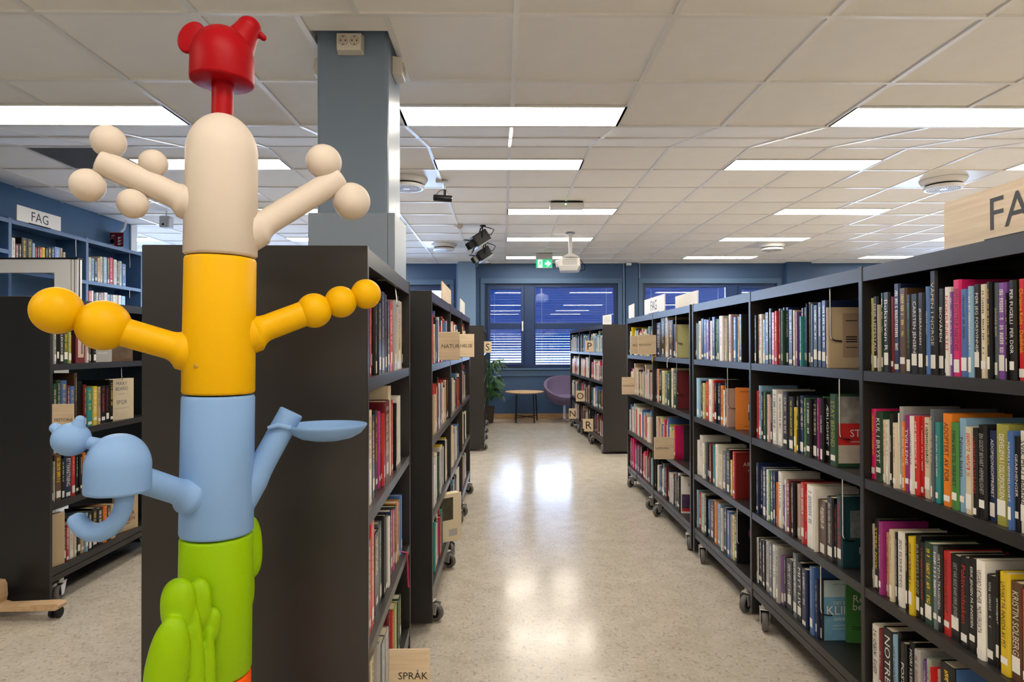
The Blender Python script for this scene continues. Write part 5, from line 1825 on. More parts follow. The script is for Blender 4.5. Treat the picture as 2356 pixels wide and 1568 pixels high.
P_RED = plastic('red_plastic', (0.31, 0.0, 0.004))
P_CREAM = plastic('cream_plastic', (0.60, 0.525, 0.45))
P_YEL = plastic('yellow_plastic', (0.69, 0.375, 0.0))
P_BLUE = plastic('sky_blue_plastic', (0.19, 0.33, 0.58))
P_GREEN = plastic('lime_plastic', (0.235, 0.42, 0.0))
P_ORG = plastic('orange_plastic', (0.78, 0.09, 0.002))
tree = empty('coat_tree', (TX, TY, 0))
tree.rotation_euler = (0, math.atan(LEAN), 0)
tag(tree, 'tall plastic coat tree stacked in red, cream, yellow, blue, green and orange segments', 'coat stand')
_T0 = Vector((TX, TY, 0))
_TI = tree.rotation_euler.to_matrix().inverted()
TR = 0.0690
TD = math.hypot(TX, TY)


def upright(p):
    """Undo the lean, so that points measured in the room can be built in the tree's own frame."""
    return _T0 + _TI @ (Vector(p) - _T0)


def depth_at(x, y):
    """Depth of the plane through the trunk that faces the viewer."""
    k = ray(x, y)[0]
    nx, ny = (TX + LEAN) / TD, TY / TD
    return (TY * ny + (TX + LEAN) * nx) / (ny + k * nx)


def tp(x, y, dy=0.0):
    return upright(px(x, y, depth_at(x, y) + dy))


def pr(r, x, y, dy=0.0):
    """Radius in metres of something r pixels tall there."""
    return r * (depth_at(x, y) + dy) / F


def zz_(x, y):
    return upright(px(x, y, TY)).z


seam = [zz_(508, 592), zz_(505, 906), zz_(501, 1226), zz_(498, 1546), 0.33]


def seg(name, z0, z1, m, r0=TR, r1=TR):
    b = 0.006
    mb = MB()
    mb.lathe((TX, TY, 0), [(r0 - b, z0 + 0.0012), (r0 - b * 0.3, z0 + 0.0025), (r0, z0 + b + 0.001), (r1, z1 - b - 0.001), (r1 - b * 0.3, z1 - 0.0025), (r1 - b, z1 - 0.0012)], 64)
    return mb.build(name, m, tree, smooth=True, angle=60)


z_dome = zz_(512, 263)
prof = [(TR - 0.004, seam[0] + 0.001), (TR + 0.001, seam[0] + 0.006), (TR - 0.0005, z_dome - 0.085)]
for k in range(1, 15):
    t = math.pi / 2 * k / 14
    prof.append(((TR - 0.0005) * math.cos(t) + 0.0005, z_dome - 0.085 + 0.085 * math.sin(t)))
cream = MB().lathe((TX, TY, 0), prof, 64).build('cream_segment', P_CREAM, tree, smooth=True, angle=60)
yel = seg('yellow_segment', seam[1], seam[0], P_YEL, TR, TR - 0.001)
blu = seg('blue_segment', seam[2], seam[1], P_BLUE, TR + 0.001, TR)
grn = seg('green_segment', seam[3], seam[2], P_GREEN, TR + 0.001, TR)
org = seg('orange_segment', seam[4], seam[3], P_ORG, TR + 0.0015, TR)
MB().lathe((TX, TY, 0), [(0.19, 0.0), (0.195, 0.012), (0.18, 0.03), (0.10, 0.05), (TR + 0.002, 0.09), (TR + 0.002, 0.328)], 56).build('base', P_RED, tree, smooth=True, angle=60)
hx = TX - 0.015
MB().ball((hx, TY - math.sqrt(TR ** 2 - 0.015 ** 2), upright(px(485, 842, TY - TR)).z), (0.005, 0.0025, 0.005), 12, 8).build('plug_mark', mat('mustard_mark', (0.40, 0.22, 0.01), 0.6), yel)


def flare(p0, p1, r, extra=0.012):
    """A limb that leaves the trunk axis and swells into a fillet where it meets the trunk."""
    p0, p1 = Vector(p0), Vector(p1)
    pts, rad = [], []
    n = 60
    for k in range(n + 1):
        p = p0 + (p1 - p0) * (k / n)
        out = math.hypot(p.x - TX, p.y - TY) - TR
        pts.append(p)
        rad.append(r + extra * max(0.0, 1 - max(out, 0) / 0.026) ** 2.6)
    return pts, rad


def limb(name, seg_, m, root, end, rpx, balls, extra=0.012, tip=True, ang=50):
    """Branch from the trunk axis at height of pixel root[1] towards pixel end, with balls (x, y, r) in pixels."""
    mb = MB()
    b = tp(*end)
    f = (root[0] - end[0], root[1] - end[1])
    ax = project(_T0 + Vector((LEAN, 0, 0)) + Vector((0, 0, EYE)))[0]
    k = (ax - end[0]) / f[0]
    yk = end[1] + f[1] * k
    a = Vector((TX, TY, upright(px(ax, yk, TY)).z))
    r = pr(rpx, *end)
    pts, rad = flare(a, b, r, extra)
    if tip:
        d = (b - a).normalized()
        pts += [b + d * 0.006, b + d * 0.009]
        rad += [r * 0.96, r * 0.82]
    mb.tube(pts, rad, 32)
    for (x, y, q) in balls:
        mb.ball(tp(x, y), pr(q, x, y), 36, 22)
    return mb.build(name, m, seg_, smooth=True, angle=ang)


limb('bone_branch', cream, P_CREAM, (424, 462), (238, 375), 30, ((250, 326, 37), (202, 426, 37), (353, 376, 31), (306, 468, 33.5)))
limb('bone_branch', cream, P_CREAM, (597, 518), (776, 413), 28, ((745, 373, 40), (809, 463, 42)))
limb('ball_branch', yel, P_YEL, (420, 803), (262, 757), 33, ((238, 748, 57), (131, 714, 53.5)), 0.014, False, 40)
limb('ball_branch', yel, P_YEL, (596, 759), (705, 719), 29, ((723, 714, 39.5), (784, 694, 36), (842, 676, 34)), 0.014, False, 40)

# blue cat branch on the left, growing forwards
CY = TY - 0.17


def cp(x, y, dy=0.0):
    return upright(px(x, y, CY + dy))


def cr(r, dy=0.0):
    return r * (CY + dy) / F


a = Vector((TX, TY, upright(px(452, 1182, TY - 0.06)).z + 0.004))
MB().tube(*flare(a, cp(312, 1098, 0.02), cr(31), 0.012), 32).build('cat_arm', P_BLUE, blu, smooth=True, angle=60)
c0 = cp(271, 1135)
rb = cr(68)
hb_ = c0.z
ht = cp(271, 997).z - hb_
prof = [(0.012, 0.004), (rb - 0.005, 0.003), (rb - 0.001, 0.0045), (rb, 0.009), (rb - 0.0005, ht * 0.42)]
for k in range(1, 15):
    t = math.pi / 2 * k / 14
    prof.append(((rb - 0.0005) * math.cos(t) ** 0.9 + 0.0005, ht * 0.42 + ht * 0.58 * math.sin(t)))
MB().lathe(c0, prof, 48).build('cat_body', P_BLUE, blu, smooth=True, angle=60)
mb = MB()
mb.ball(cp(164, 1010, -0.02), (cr(39), cr(39), cr(37)), 36, 22)
mb.tube([cp(186, 1014, -0.018), cp(206, 1018, -0.014), cp(224, 1022, -0.008), cp(246, 1030, 0.004)], [cr(17), cr(14), cr(15), cr(24)], 22)
for (x0, y0, x1, y1, r1) in ((150, 1000, 127, 984, 11.5), (176, 992, 184, 966, 10.5)):
    p0, p1 = cp(x0, y0, -0.02), cp(x1, y1, -0.02)
    mb.tube([p0, p0 + (p1 - p0) * 0.5, p1], [cr(20), cr(15), cr(r1)], 22)
    mb.ball(p1, cr(r1), 18, 12)
mb.build('cat_head', P_BLUE, blu, smooth=True, angle=70)
path = [(287, 1128), (286, 1150), (282, 1172), (272, 1194), (254, 1213), (232, 1224), (210, 1224), (192, 1214), (180, 1201), (174, 1192)]
MB().tube([cp(*q) for q in path] + [cp(171, 1187), cp(169, 1183)], [cr(q) for q in (20, 19.5, 19.5, 20, 21, 21.5, 21.5, 21, 20, 18.5, 15, 8)], 24).build('cat_tail', P_BLUE, blu, smooth=True, angle=80)

# blue post with a dish on the right
mb = MB()
ax = project(_T0 + Vector((LEAN, 0, EYE)))[0]
b = tp(671, 946)
a = Vector((TX, TY, upright(px(ax, 946 + (1098 - 946) * (671 - ax) / (671 - 588), TY)).z))
d = (b - a).normalized()
r = pr(27, 671, 946)
pts, rad = flare(a, b - d * 0.003, r, 0.004)
mb.tube(pts + [b - d * 0.001, b], rad + [r * 0.97, r * 0.90], 32)
mb.build('perch_post', P_BLUE, blu, smooth=True, angle=50)
mb = MB()
dc = tp(752, 992)
R_ = (tp(846, 985) - tp(658, 985)).length / 2
sx = (tp(846, 985) - tp(658, 985)).normalized()
sx.z = 0
sx.normalize()
sy = Vector((-sx.y, sx.x, 0))
rings = []
for (q, e) in ((0.02, -0.021), (0.35, -0.020), (0.62, -0.015), (0.84, -0.005), (0.97, 0.008), (1.0, 0.013), (0.985, 0.0155), (0.95, 0.013), (0.75, 0.003), (0.45, -0.005), (0.02, -0.008)):
    rings.append([dc + sx * (R_ * q * math.cos(2 * math.pi * j / 40)) + sy * (R_ * 0.8 * q * math.sin(2 * math.pi * j / 40)) + Vector((0, 0, e + 0.001)) for j in range(40)])
mb.rings(rings)
mb.tube([tp(617, 984, -0.018), tp(640, 977, -0.027), tp(668, 984, -0.022)], [0.004, 0.006, 0.006], 12)
mb.build('dish', P_BLUE, blu, smooth=True, angle=60)


# green leaf lobes, front-left cluster and one lobe behind
def lobe(mb, x0, y0, x1, y1, dy, w0, w1, flat=0.8):
    p0, p1 = upright(px(x0, y0, TY + dy)), upright(px(x1, y1, TY + dy))
    L = (p1 - p0)
    sx = L.normalized().cross(Vector((0, 1, 0))).normalized()
    rings = []
    for k in range(17):
        t = k / 16
        s = max(0.0, 1 - abs(2 * (0.015 + 0.97 * t) - 1) ** 2.6) ** 0.5
        w = (w0 + (w1 - w0) * t) * s
        c = p0 + L * t
        rings.append([c + sx * (w * math.cos(2 * math.pi * j / 22)) + Vector((0, 1, 0)) * (w * flat * math.sin(2 * math.pi * j / 22)) for j in range(22)])
    mb.rings(rings)


mb = MB()
lobe(mb, 410, 1330, 411, 1458, -0.115, 0.032, 0.031)          # upper left lobe
lobe(mb, 402, 1418, 372, 1620, -0.145, 0.031, 0.043)          # lower left lobe
lobe(mb, 458, 1330, 459, 1452, -0.088, 0.0235, 0.021)         # upper lobe behind it
lobe(mb, 448, 1395, 436, 1700, -0.112, 0.014, 0.030)          # stalk between
lobe(mb, 488, 1396, 484, 1476, -0.074, 0.019, 0.016)          # small right lobe
lobe(mb, 480, 1440, 462, 1720, -0.088, 0.014, 0.026)          # its stalk
lobe(mb, 462, 1405, 472, 1490, -0.085, 0.012, 0.012)
lobe(mb, 424, 1420, 448, 1478, -0.115, 0.018, 0.015)
lobe(mb, 445, 1540, 445, 1740, -0.070, 0.034, 0.045, 0.5)
mb.build('leaf_cluster', P_GREEN, grn, smooth=True, angle=180, remesh=0.0028, smoothing=6)
mb = MB()
lobe(mb, 574, 1186, 576, 1330, 0.07, 0.024, 0.026, 1.0)
lobe(mb, 556, 1290, 552, 1420, 0.06, 0.028, 0.028)
mb.build('rear_leaf', P_GREEN, grn, smooth=True, angle=180)

# red head on its neck
nx_ = upright(px(512, 230, TY)).x
MB().lathe((nx_, TY, 0), [(pr(25, 512, 230) * 0.93, z_dome - 0.012), (pr(25, 512, 230) * 0.93, zz_(512, 180))], 32).build('neck', P_RED, tree, smooth=True)
hz0, hz1 = zz_(511, 192), zz_(511, 63)
hb = Vector((upright(px(511, 190, TY)).x, TY, hz0))
rh = 0.0615
hh = hz1 - hz0
prof = [(0.012, 0.0), (rh - 0.004, 0.0), (rh - 0.001, 0.0015), (rh, 0.005), (rh - 0.0005, hh * 0.36)]
for k in range(1, 15):
    t = math.pi / 2 * k / 14
    prof.append(((rh - 0.0005) * math.cos(t) ** 0.92 + 0.0005, hh * (0.36 + 0.64 * math.sin(t))))
red = MB().lathe(hb, prof, 56).build('red_head', P_RED, tree, smooth=True, angle=50)
mb = MB()
ec = tp(441, 87, -0.005)
nrm = Vector((0.12, -0.99, 0.0)).normalized()
uu = nrm.cross(Vector((0, 0, 1))).normalized()
ww = Vector((0.25, 0, 0.97))
rg = lambda r, e: [ec + nrm * e + uu * (r * 0.76 * math.cos(2 * math.pi * j / 40)) + ww * (r * math.sin(2 * math.pi * j / 40)) for j in range(40)]
q = pr(37, 441, 87)
mb.rings([rg(q - 0.004, -0.006), rg(q - 0.001, -0.005), rg(q, -0.002), rg(q, 0.002), rg(q - 0.001, 0.005), rg(q - 0.004, 0.006)])
mb.build('round_ear', P_RED, red, smooth=True, angle=60)
mb = MB()
mb.tube([tp(536, 128), tp(548, 106), tp(560, 84), tp(572, 66)], [pr(42, 540, 110), pr(37, 540, 110), pr(32, 540, 110), pr(27, 560, 80)], 32)
mb.ball(tp(572, 66), pr(27, 573, 62), 28, 18)
mb.tube([tp(584, 70), tp(596, 78), tp(606, 87)], [pr(10, 590, 70), pr(8, 590, 70), pr(7, 590, 70)], 18)
mb.ball(tp(606, 87), pr(7, 606, 87), 14, 10)
mb.build('bird_head', P_RED, red, smooth=True, angle=70)


# ------------------------------------------------------------------ signs
def plaque(x0, x1, y0, y1, Y, text, label, th=(0.62, 0.16), rot=0.0, m=None, frac=0.5, tw=0.8, clip=True, group='wooden subject plaques on the shelves'):
    """A board sticking out from the shelf, facing along the aisle."""
    a, b = px(x0, y1, Y), px(x1, y0, Y)
    w, h = b.x - a.x, b.z - a.z
    base = Vector(((a.x + b.x) / 2, Y, a.z))
    r = empty('sign_plaque', base)
    tag(r, label, 'sign', group)
    MB().box((a.x, Y, a.z), (b.x, Y + 0.006, b.z)).build('board', m or M_SIGN, r, bevel=0.002)
    if text:
        mb = MB()
        add_text(mb, text, (a.x + w * th[0], Y, a.z + h * (1 - frac)), (1, 0, 0), (0, 0, 1), w * tw, h * th[1], 0.0008, stretch=False)
        mb.build('lettering', M_INK, r, recalc=False)
    return r


def y_on(fr, xpx, d=0.0):
    """Depth at which the view through column xpx meets a bookcase face."""
    return fr(fr.a_of(xpx, d), d, 0).y


plaque(1010, 1058, 763, 828, y_on(L2, 1010, -0.004), 'NATUR', 'birch plaque reading NATUR sticking out of the left shelves', (0.56, 0.16), frac=0.51, tw=0.86)
plaque(1046, 1091, 768, 821, 3.87, 'HELSE', 'birch plaque reading HELSE half hidden behind the NATUR plaque', (0.60, 0.14), frac=0.51, tw=0.70)
plaque(1113, 1131, 785, 811, 7.86, 'S', 'small birch plaque with the letter S', (0.5, 0.62), tw=0.8)
plaque(1347, 1366, 783, 809, y_on(R3, 1366, -0.004), 'P', 'small birch plaque with the letter P', (0.5, 0.62), tw=0.8)
plaque(1325, 1345, 898, 923, y_on(R3, 1345, -0.004), 'O', 'small birch plaque with the letter O', (0.5, 0.6), tw=0.8)
plaque(1309, 1326, 939, 963, y_on(R3, 1326, -0.004), 'N', 'small birch plaque with the letter N', (0.5, 0.6), tw=0.8)
plaque(1344, 1365, 963, 992, y_on(R3, 1365, -0.004), 'R', 'small birch plaque with the letter R', (0.5, 0.6), tw=0.8)
plaque(1341, 1358, 963, 986, y_on(R3, 1358, -0.004), None, 'small birch plaque mostly hidden behind the R plaque')
plaque(1451, 1489, 772, 814, y_on(R2, 1489, -0.004), 'FILOSOFI', 'birch plaque reading FILOSOFI tucked behind the RELIGION plaque', (0.5, 0.12), frac=0.52, tw=0.8)
plaque(1468, 1510, 770, 815, y_on(R2, 1510, -0.004), 'RELIGION', 'birch plaque reading RELIGION on the right shelves', (0.38, 0.12), frac=0.5, tw=0.64)
plaque(1431, 1461, 867, 907, y_on(R2, 1461, -0.004), 'PSYKOLOGI', 'birch plaque reading PSYKOLOGI at the far end of the right run', (0.5, 0.1), frac=0.5, tw=0.82)
plaque(1505, 1550, 1005, 1056, y_on(R2, 1550, -0.004), 'SAMFUNN', 'birch plaque reading SAMFUNN on the third right shelf', (0.4, 0.1), frac=0.5, tw=0.68)
plaque(119, 169, 929, 998, y_on(LL, 119, -0.004), 'HISTORIE', 'birch plaque reading HISTORIE above the blue cat', (0.55, 0.14), frac=0.53, tw=0.84)
plaque(894, 988, 1492, 1626, y_on(L1, 894, -0.004), 'SPRÅK', 'birch plaque reading SPRÅK at the foot of the left bookcase', (0.60, 0.19), frac=0.44, tw=0.72)


def top_sign(p0, p1, z0, h, text, label, m, tx=0.5, tw=0.5, face=1, hang=0.0):
    """Long board standing on top of a bookcase, parallel to its face."""
    p0, p1 = Vector((*p0, 0)), Vector((*p1, 0))
    al = (p1 - p0).normalized()
    L = (p1 - p0).length
    nrm = Vector((al.y, -al.x, 0)) * face        # towards the reader
    base = (p0 + p1) / 2 + Vector((0, 0, z0))
    r = empty('top_sign', base)
    tag(r, label, 'sign', 'long signs standing on the bookcases')

    def T(a, d, z):
        return p0 + al * a - nrm * d + Vector((0, 0, z0 + z))
    MB().box((0, 0, 0), (L, 0.008, h), T).build('board', m, r, bevel=0.0015, bseg=1)
    MB().box((L * 0.25, -0.004, 0), (L * 0.75, 0.02, 0.004), T).build('foot', M_BLACK, r)
    if text:
        rt = al if (al.cross(Vector((0, 0, 1)))).dot(nrm) > 0 else -al
        mb = MB()
        add_text(mb, text, T(L * tx, 0, h * 0.49), rt, (0, 0, 1), L * tw, h * 0.62, 0.0008, stretch=False)
        mb.build('lettering', M_INK, r, recalc=False)


ZT = TOP_Z + 0.004
# the reader stands in the aisle: to the left of the right-hand run, to the right of the left-hand run
YA = lambda x, X: X / ray(x, 600)[0]
top_sign((1.20, 1.10), (1.20, YA(2172, 1.20)), ZT, 0.128, 'FAG', 'large birch sign reading FAG on the nearest right bookcase', M_SIGN, 0.56, 0.52, -1)
top_sign((1.19, YA(1528, 1.19)), (1.19, YA(1482, 1.19)), ZT, 0.125, 'FAG', 'white sign reading FAG standing on the second right bookcase', M_SIGNW, 0.5, 0.42, -1)
top_sign((1.32, YA(1604, 1.32)), (1.32, YA(1553, 1.32)), ZT, 0.118, None, 'blank white sign back beside the smaller FAG sign', M_SIGNW, face=-1)
top_sign((1.20, 5.75), (1.22, 6.08), ZT, 0.13, None, 'narrow white sign at the far end of the second right bookcase', M_SIGNW, face=-1)
YN = 7.62
r = empty('notice_card', px(1397, 745, YN))
tag(r, 'small white notice card on the corner of the lettered far bookcase', 'sign', 'long signs standing on the bookcases')
a, b = px(1388, 746, YN + 0.06), px(1407, 721, YN)
mb = MB()
mb.add([(a.x, YN + 0.10, ZT), (b.x, YN, ZT), (b.x, YN, ZT + 0.128), (a.x, YN + 0.10, ZT + 0.115), (a.x, YN + 0.106, ZT), (b.x, YN + 0.006, ZT), (b.x, YN + 0.006, ZT + 0.128), (a.x, YN + 0.106, ZT + 0.115)], _FT)
mb.build('card', M_SIGNW, r)
mb = MB()
for k in range(5):
    z = ZT + 0.09 - 0.013 * k
    mb.add([(a.x + 0.015, YN + 0.084, z), (b.x - 0.02, YN + 0.016, z + 0.003), (b.x - 0.02, YN + 0.016, z + 0.006), (a.x + 0.015, YN + 0.084, z + 0.003)], [(0, 1, 2, 3)])
mb.build('print', mat('faint_grey_ink', (0.45, 0.45, 0.45), 0.6), r, recalc=False)
top_sign((-0.335, 3.55), (-0.335, 4.15), ZT, 0.11, None, 'birch sign seen edge-on above the NATUR plaque', M_SIGN, face=1)
top_sign((-0.325, 4.95), (-0.325, 5.5), ZT, 0.12, None, 'white sign seen edge-on at the end of the left bookcase', M_SIGNW, face=1)
top_sign((-4.17, YA(39, -4.17)), (-4.17, YA(140, -4.17)), _bt + 0.002, 0.135, 'FAG', 'white sign reading FAG on top of the blue wall shelves', M_SIGNW, 0.5, 0.42, 1)

# fire extinguisher sign on the left wall
YX = 7.3
c = px(266, 551, YX)
r = empty('fire_sign', (c.x, YX, c.z - 0.08))
tag(r, 'dark red fire extinguisher sign at the end of the left wall', 'sign')
MB().box((c.x - 0.10, YX, c.z - 0.085), (c.x + 0.085, YX + 0.008, c.z + 0.085)).build('backplate', M_SIGNW, r)
M_FIRE = mat('fire_red', (0.22, 0.01, 0.03), 0.5)
MB().box((c.x - 0.062, YX - 0.004, c.z - 0.08), (c.x + 0.09, YX, c.z + 0.08)).build('red_panel', M_FIRE, r)
mb = MB()
yy = YX - 0.0048
mb.add([(c.x - 0.035 + 0.022 * math.cos(t), yy, c.z - 0.035 + (0.03 if math.sin(t) > 0 else 0.0) + 0.018 * math.sin(t)) for t in [2 * math.pi * j / 20 for j in range(20)]], [tuple(range(20))])
mb.add([(c.x - 0.056, yy, c.z - 0.06), (c.x - 0.014, yy, c.z - 0.06), (c.x - 0.014, yy, c.z + 0.015), (c.x - 0.056, yy, c.z + 0.015)], [(0, 1, 2, 3)])
mb.add([(c.x - 0.045, yy, c.z + 0.03), (c.x - 0.008, yy, c.z + 0.045), (c.x - 0.008, yy, c.z + 0.055), (c.x - 0.045, yy, c.z + 0.045)], [(0, 1, 2, 3)])
for k in range(3):
    z0 = c.z - 0.065 + 0.035 * k
    mb.add([(c.x + 0.025, yy, z0), (c.x + 0.05, yy, z0 + 0.005), (c.x + 0.078, yy, z0 + 0.03), (c.x + 0.055, yy, z0 + 0.022), (c.x + 0.035, yy, z0 + 0.03)], [(0, 1, 2, 3, 4)])
mb.build('pictogram', M_WINK, r, recalc=False)
MB().tube([(c.x + 0.02, YX + 0.05, c.z + 0.09), (c.x + 0.05, YX + 0.08, c.z + 0.14), (c.x + 0.05, YX + 0.12, 2.765)], 0.012, 8).build('cable', M_WHITE, r, smooth=True)


# ------------------------------------------------------------------ wire bookends hanging under the shelves
def bookend(fr, a, z_top, z_low, label):
    base = fr(a, 0.02, z_top)
    o = MB()
    R2_ = 0.022
    pts = [fr(a, 0.10, z_top - 0.004), fr(a, 0.035, z_top - 0.004), fr(a, 0.024, z_top - 0.010), fr(a, 0.020, z_top - 0.03), fr(a, 0.020, z_low + R2_)]
    for k in range(1, 7):
        t = math.pi / 2 * k / 6
        pts.append(fr(a, 0.020 + R2_ * (1 - math.cos(t)), z_low + R2_ * (1 - math.sin(t))))
    pts += [fr(a, 0.062, z_low - 0.002)]
    m = o.tube(pts, 0.0027, 8).build('wire_bookend', M_CHROME, origin=base, smooth=True)
    tag(m, label, 'bookend', 'chrome wire bookends')


for fr, z, zt, wh, lb in ((R1, SHELF_Z[0], TOP_Z - 0.012, 'top shelf' + B, 'chrome wire bookend against the beige plated cover'),
                          (R1, SHELF_Z[1], SHELF_Z[0] - 0.01, 'second shelf' + B, 'chrome wire bookend against the red and white cover'),
                          (R1, SHELF_Z[2], SHELF_Z[1] - 0.01, 'third shelf' + B, 'chrome wire bookend against the teal cover with photo'),
                          (R1, SHELF_Z[3], SHELF_Z[2] - 0.01, 'bottom shelf' + B, 'chrome wire bookend against the blue glacier cover'),
                          (R1, SHELF_Z[1], SHELF_Z[0] - 0.01, 'second shelf' + Cc, 'chrome wire bookend against the pale pink cover'),
                          (R1, SHELF_Z[3], SHELF_Z[2] - 0.01, 'bottom shelf' + Cc, 'chrome wire bookend against the black cover with swirl'),
                          (R2, SHELF_Z[0], TOP_Z - 0.012, 'top shelf' + D, 'chrome wire bookend against the yellow cover behind RELIGION'),
                          (R2, SHELF_Z[1], SHELF_Z[0] - 0.01, 'second shelf' + D, 'chrome wire bookend against the maroon cover')):
    a = ends(wh) - 0.007
    if wh.startswith('bottom shelf' + B):
        a = ends(wh) - 0.008
    bookend(fr, a, zt, z + 0.10, lb)
for fr, a, z, zt, lb in ((L1, 0.62, SHELF_Z[0], TOP_Z - 0.012, 'chrome wire bookend above the top row behind the tree'), (LL, 0.60, SHELF_Z[1], SHELF_Z[0] - 0.01, 'chrome wire bookend above the wreath cover at far left'),
                         (BS, 1.92, _bt - 0.42, _bt - 0.015, 'wire bookend on the middle bay of the blue shelves'), (BS, 2.82, _bt - 0.42, _bt - 0.015, 'wire bookend on the upper far bay of the blue shelves'), (BS, 2.82, _bt - 0.765, _bt - 0.435, 'wire bookend on the lower far bay of the blue shelves')):
    base = fr(a, 0.04, zt)
    m = MB().tube([fr(a, 0.08, zt - 0.004), fr(a, 0.03, zt - 0.006), fr(a, 0.02 if fr is L1 else 0.012, zt - 0.02), fr(a, 0.010, zt - 0.10), fr(a, 0.008, z + 0.26 if fr is not BS else z + 0.22)], 0.0027, 8).build('wire_bookend', M_CHROME, origin=base, smooth=True)
    tag(m, lb, 'bookend', 'chrome wire bookends')


# bookmark ribbons hanging out of the shelves
def ribbon(pts, m, label, w=0.003):
    o = MB().tube(pts, w, 6).build('bookmark_ribbon', m, origin=pts[0], smooth=True)
    tag(o, label, 'ribbon', 'bookmark ribbons')


p = L1(0.79, -0.002, 0.49)
ribbon([L1(0.79, 0.02, SHELF_Z[2] + 0.005), L1(0.79, -0.002, SHELF_Z[2] + 0.002), L1(0.792, -0.004, 0.45), L1(0.795, -0.004, 0.415), L1(0.80, -0.005, 0.385), L1(0.808, -0.006, 0.372)], ink_mat('P'), 'red bookmark ribbon hanging from a shelf behind the tree', 0.0035)
ribbon([R2(0.94, 0.02, 1.212), R2(0.94, -0.003, 1.205), R2(0.955, -0.004, 1.18), R2(0.97, -0.004, 1.165)], ink_mat('y'), 'yellow bookmark ribbon beside the RELIGION plaque', 0.005)
ribbon([R2(0.50, 0.02, 1.212), R2(0.50, -0.003, 1.20), R2(0.525, -0.004, 1.17), R2(0.52, -0.004, 1.135)], ink_mat('w'), 'white bookmark ribbon below the yellow cover', 0.003)
ribbon([R2(1.58, 0.02, 0.185), R2(1.58, -0.003, 0.17), R2(1.575, -0.004, 0.13), R2(1.58, -0.004, 0.08)], ink_mat('k'), 'dark bookmark ribbon over the lowest rail of the second right bookcase', 0.003)

# ------------------------------------------------------------------ white framed mobile screen and the wooden foot at the left edge
YS = 4.75
xr, zt = px(162, 595, YS).x, px(100, 596, YS).z
r = empty('mobile_screen', (xr - 0.65, YS, 0))
tag(r, 'white framed mobile glass screen standing behind the left bookcase', 'screen')
xl = xr - 1.3
xi, zi = px(125, 627, YS).x, px(60, 627, YS).z
mb = MB().box((xi, YS, 0.25), (xr, YS + 0.04, zt)).box((xl, YS, zi), (xi, YS + 0.04, zt)).box((xl, YS, 0.25), (xl + 0.1, YS + 0.04, zi)).box((xl + 0.1, YS, 0.25), (xi, YS + 0.04, 0.4))
mb.build('frame', M_WHITE, r)
MB().box((xl, YS - 0.004, zt), (xr + 0.055, YS + 0.06, zt + 0.012)).build('top_cap', M_BLACK, r)
MB().box((xr + 0.006, YS + 0.004, 0.25), (xr + 0.024, YS + 0.05, zt)).build('edge_strip', M_WHITE, r)
MB().box((xr + 0.032, YS + 0.004, 0.25), (xr + 0.052, YS + 0.05, zt)).build('edge_strip', M_WHITE, r)
MB().box((xr, YS + 0.012, 0.25), (xr + 0.053, YS + 0.03, zt)).build('edge_shadow_gap', M_BLACK, r)
MB().box((xl + 0.1, YS + 0.016, 0.4), (xi, YS + 0.022, zi)).build('glass', glass_mat('hazy_glass', (0.62, 0.66, 0.72), 0.12), r)
for x in (xl + 0.1, xr - 0.15):
    MB().box((x, YS - 0.25, 0.03), (x + 0.05, YS + 0.29, 0.07)).box((x, YS, 0.07), (x + 0.05, YS + 0.04, 0.25)).build('foot', M_WHITE, r, bevel=0.006)
    for dy in (-0.22, 0.26):
        MB().lathe((x + 0.025, YS + dy, 0.02), [(0.02, -0.01), (0.02, 0.01)], 14, 'x').build('caster', M_BLACK, r)

YF = at_height(130, 1419, 0).y
fx = px(145, 1385, YF).x
fz = px(100, 1386, YF).z
r = empty('easel_stand', (fx - 0.5, YF, 0))
tag(r, 'pale beech stand foot with black castor poking in at the left edge', 'stand')
mb = MB()
x0 = fx - 0.72
prof = [(x0, fz - 0.036), (fx - 0.02, fz - 0.028), (fx - 0.003, fz - 0.020), (fx, fz - 0.006), (fx - 0.008, fz + 0.004), (fx - 0.03, fz + 0.006), (fx - 0.26, fz - 0.002), (fx - 0.288, fz + 0.006), (fx - 0.282, fz + 0.03), (fx - 0.285, fz + 0.085), (fx - 0.295, fz + 0.105), (fx - 0.335, fz + 0.11), (fx - 0.36, fz + 0.02), (fx - 0.38, fz), (x0, fz)]
n = len(prof)
vs = [(x, YF - 0.03, z) for x, z in prof] + [(x, YF + 0.03, z) for x, z in prof]
mb.add(vs, [tuple(range(n)), tuple(range(2 * n - 1, n - 1, -1))] + [(i, i + n, (i + 1) % n + n, (i + 1) % n) for i in range(n)])
mb.build('foot', M_WOOD, r, bevel=0.003)
for dx in (-0.03, -0.62):
    k = empty('caster', (fx + dx, YF, 0), r)
    for s in (-1, 1):
        MB().lathe((fx + dx + s * 0.014, YF - 0.004, 0.026), [(0.018, -0.008), (0.025, -0.0075), (0.026, -0.004), (0.026, 0.004), (0.025, 0.0075), (0.018, 0.008)], 22, 'x').build('wheel', M_BLACK, k, smooth=True, angle=40)
    MB().box((fx + dx - 0.006, YF - 0.02, 0.026), (fx + dx + 0.006, YF + 0.016, 0.06)).build('fork', M_BLACK, k, bevel=0.003)
    MB().tube([(fx + dx, YF, 0.05), (fx + dx, YF, fz - 0.03)], 0.008, 8).build('stem', M_BLACK, k)

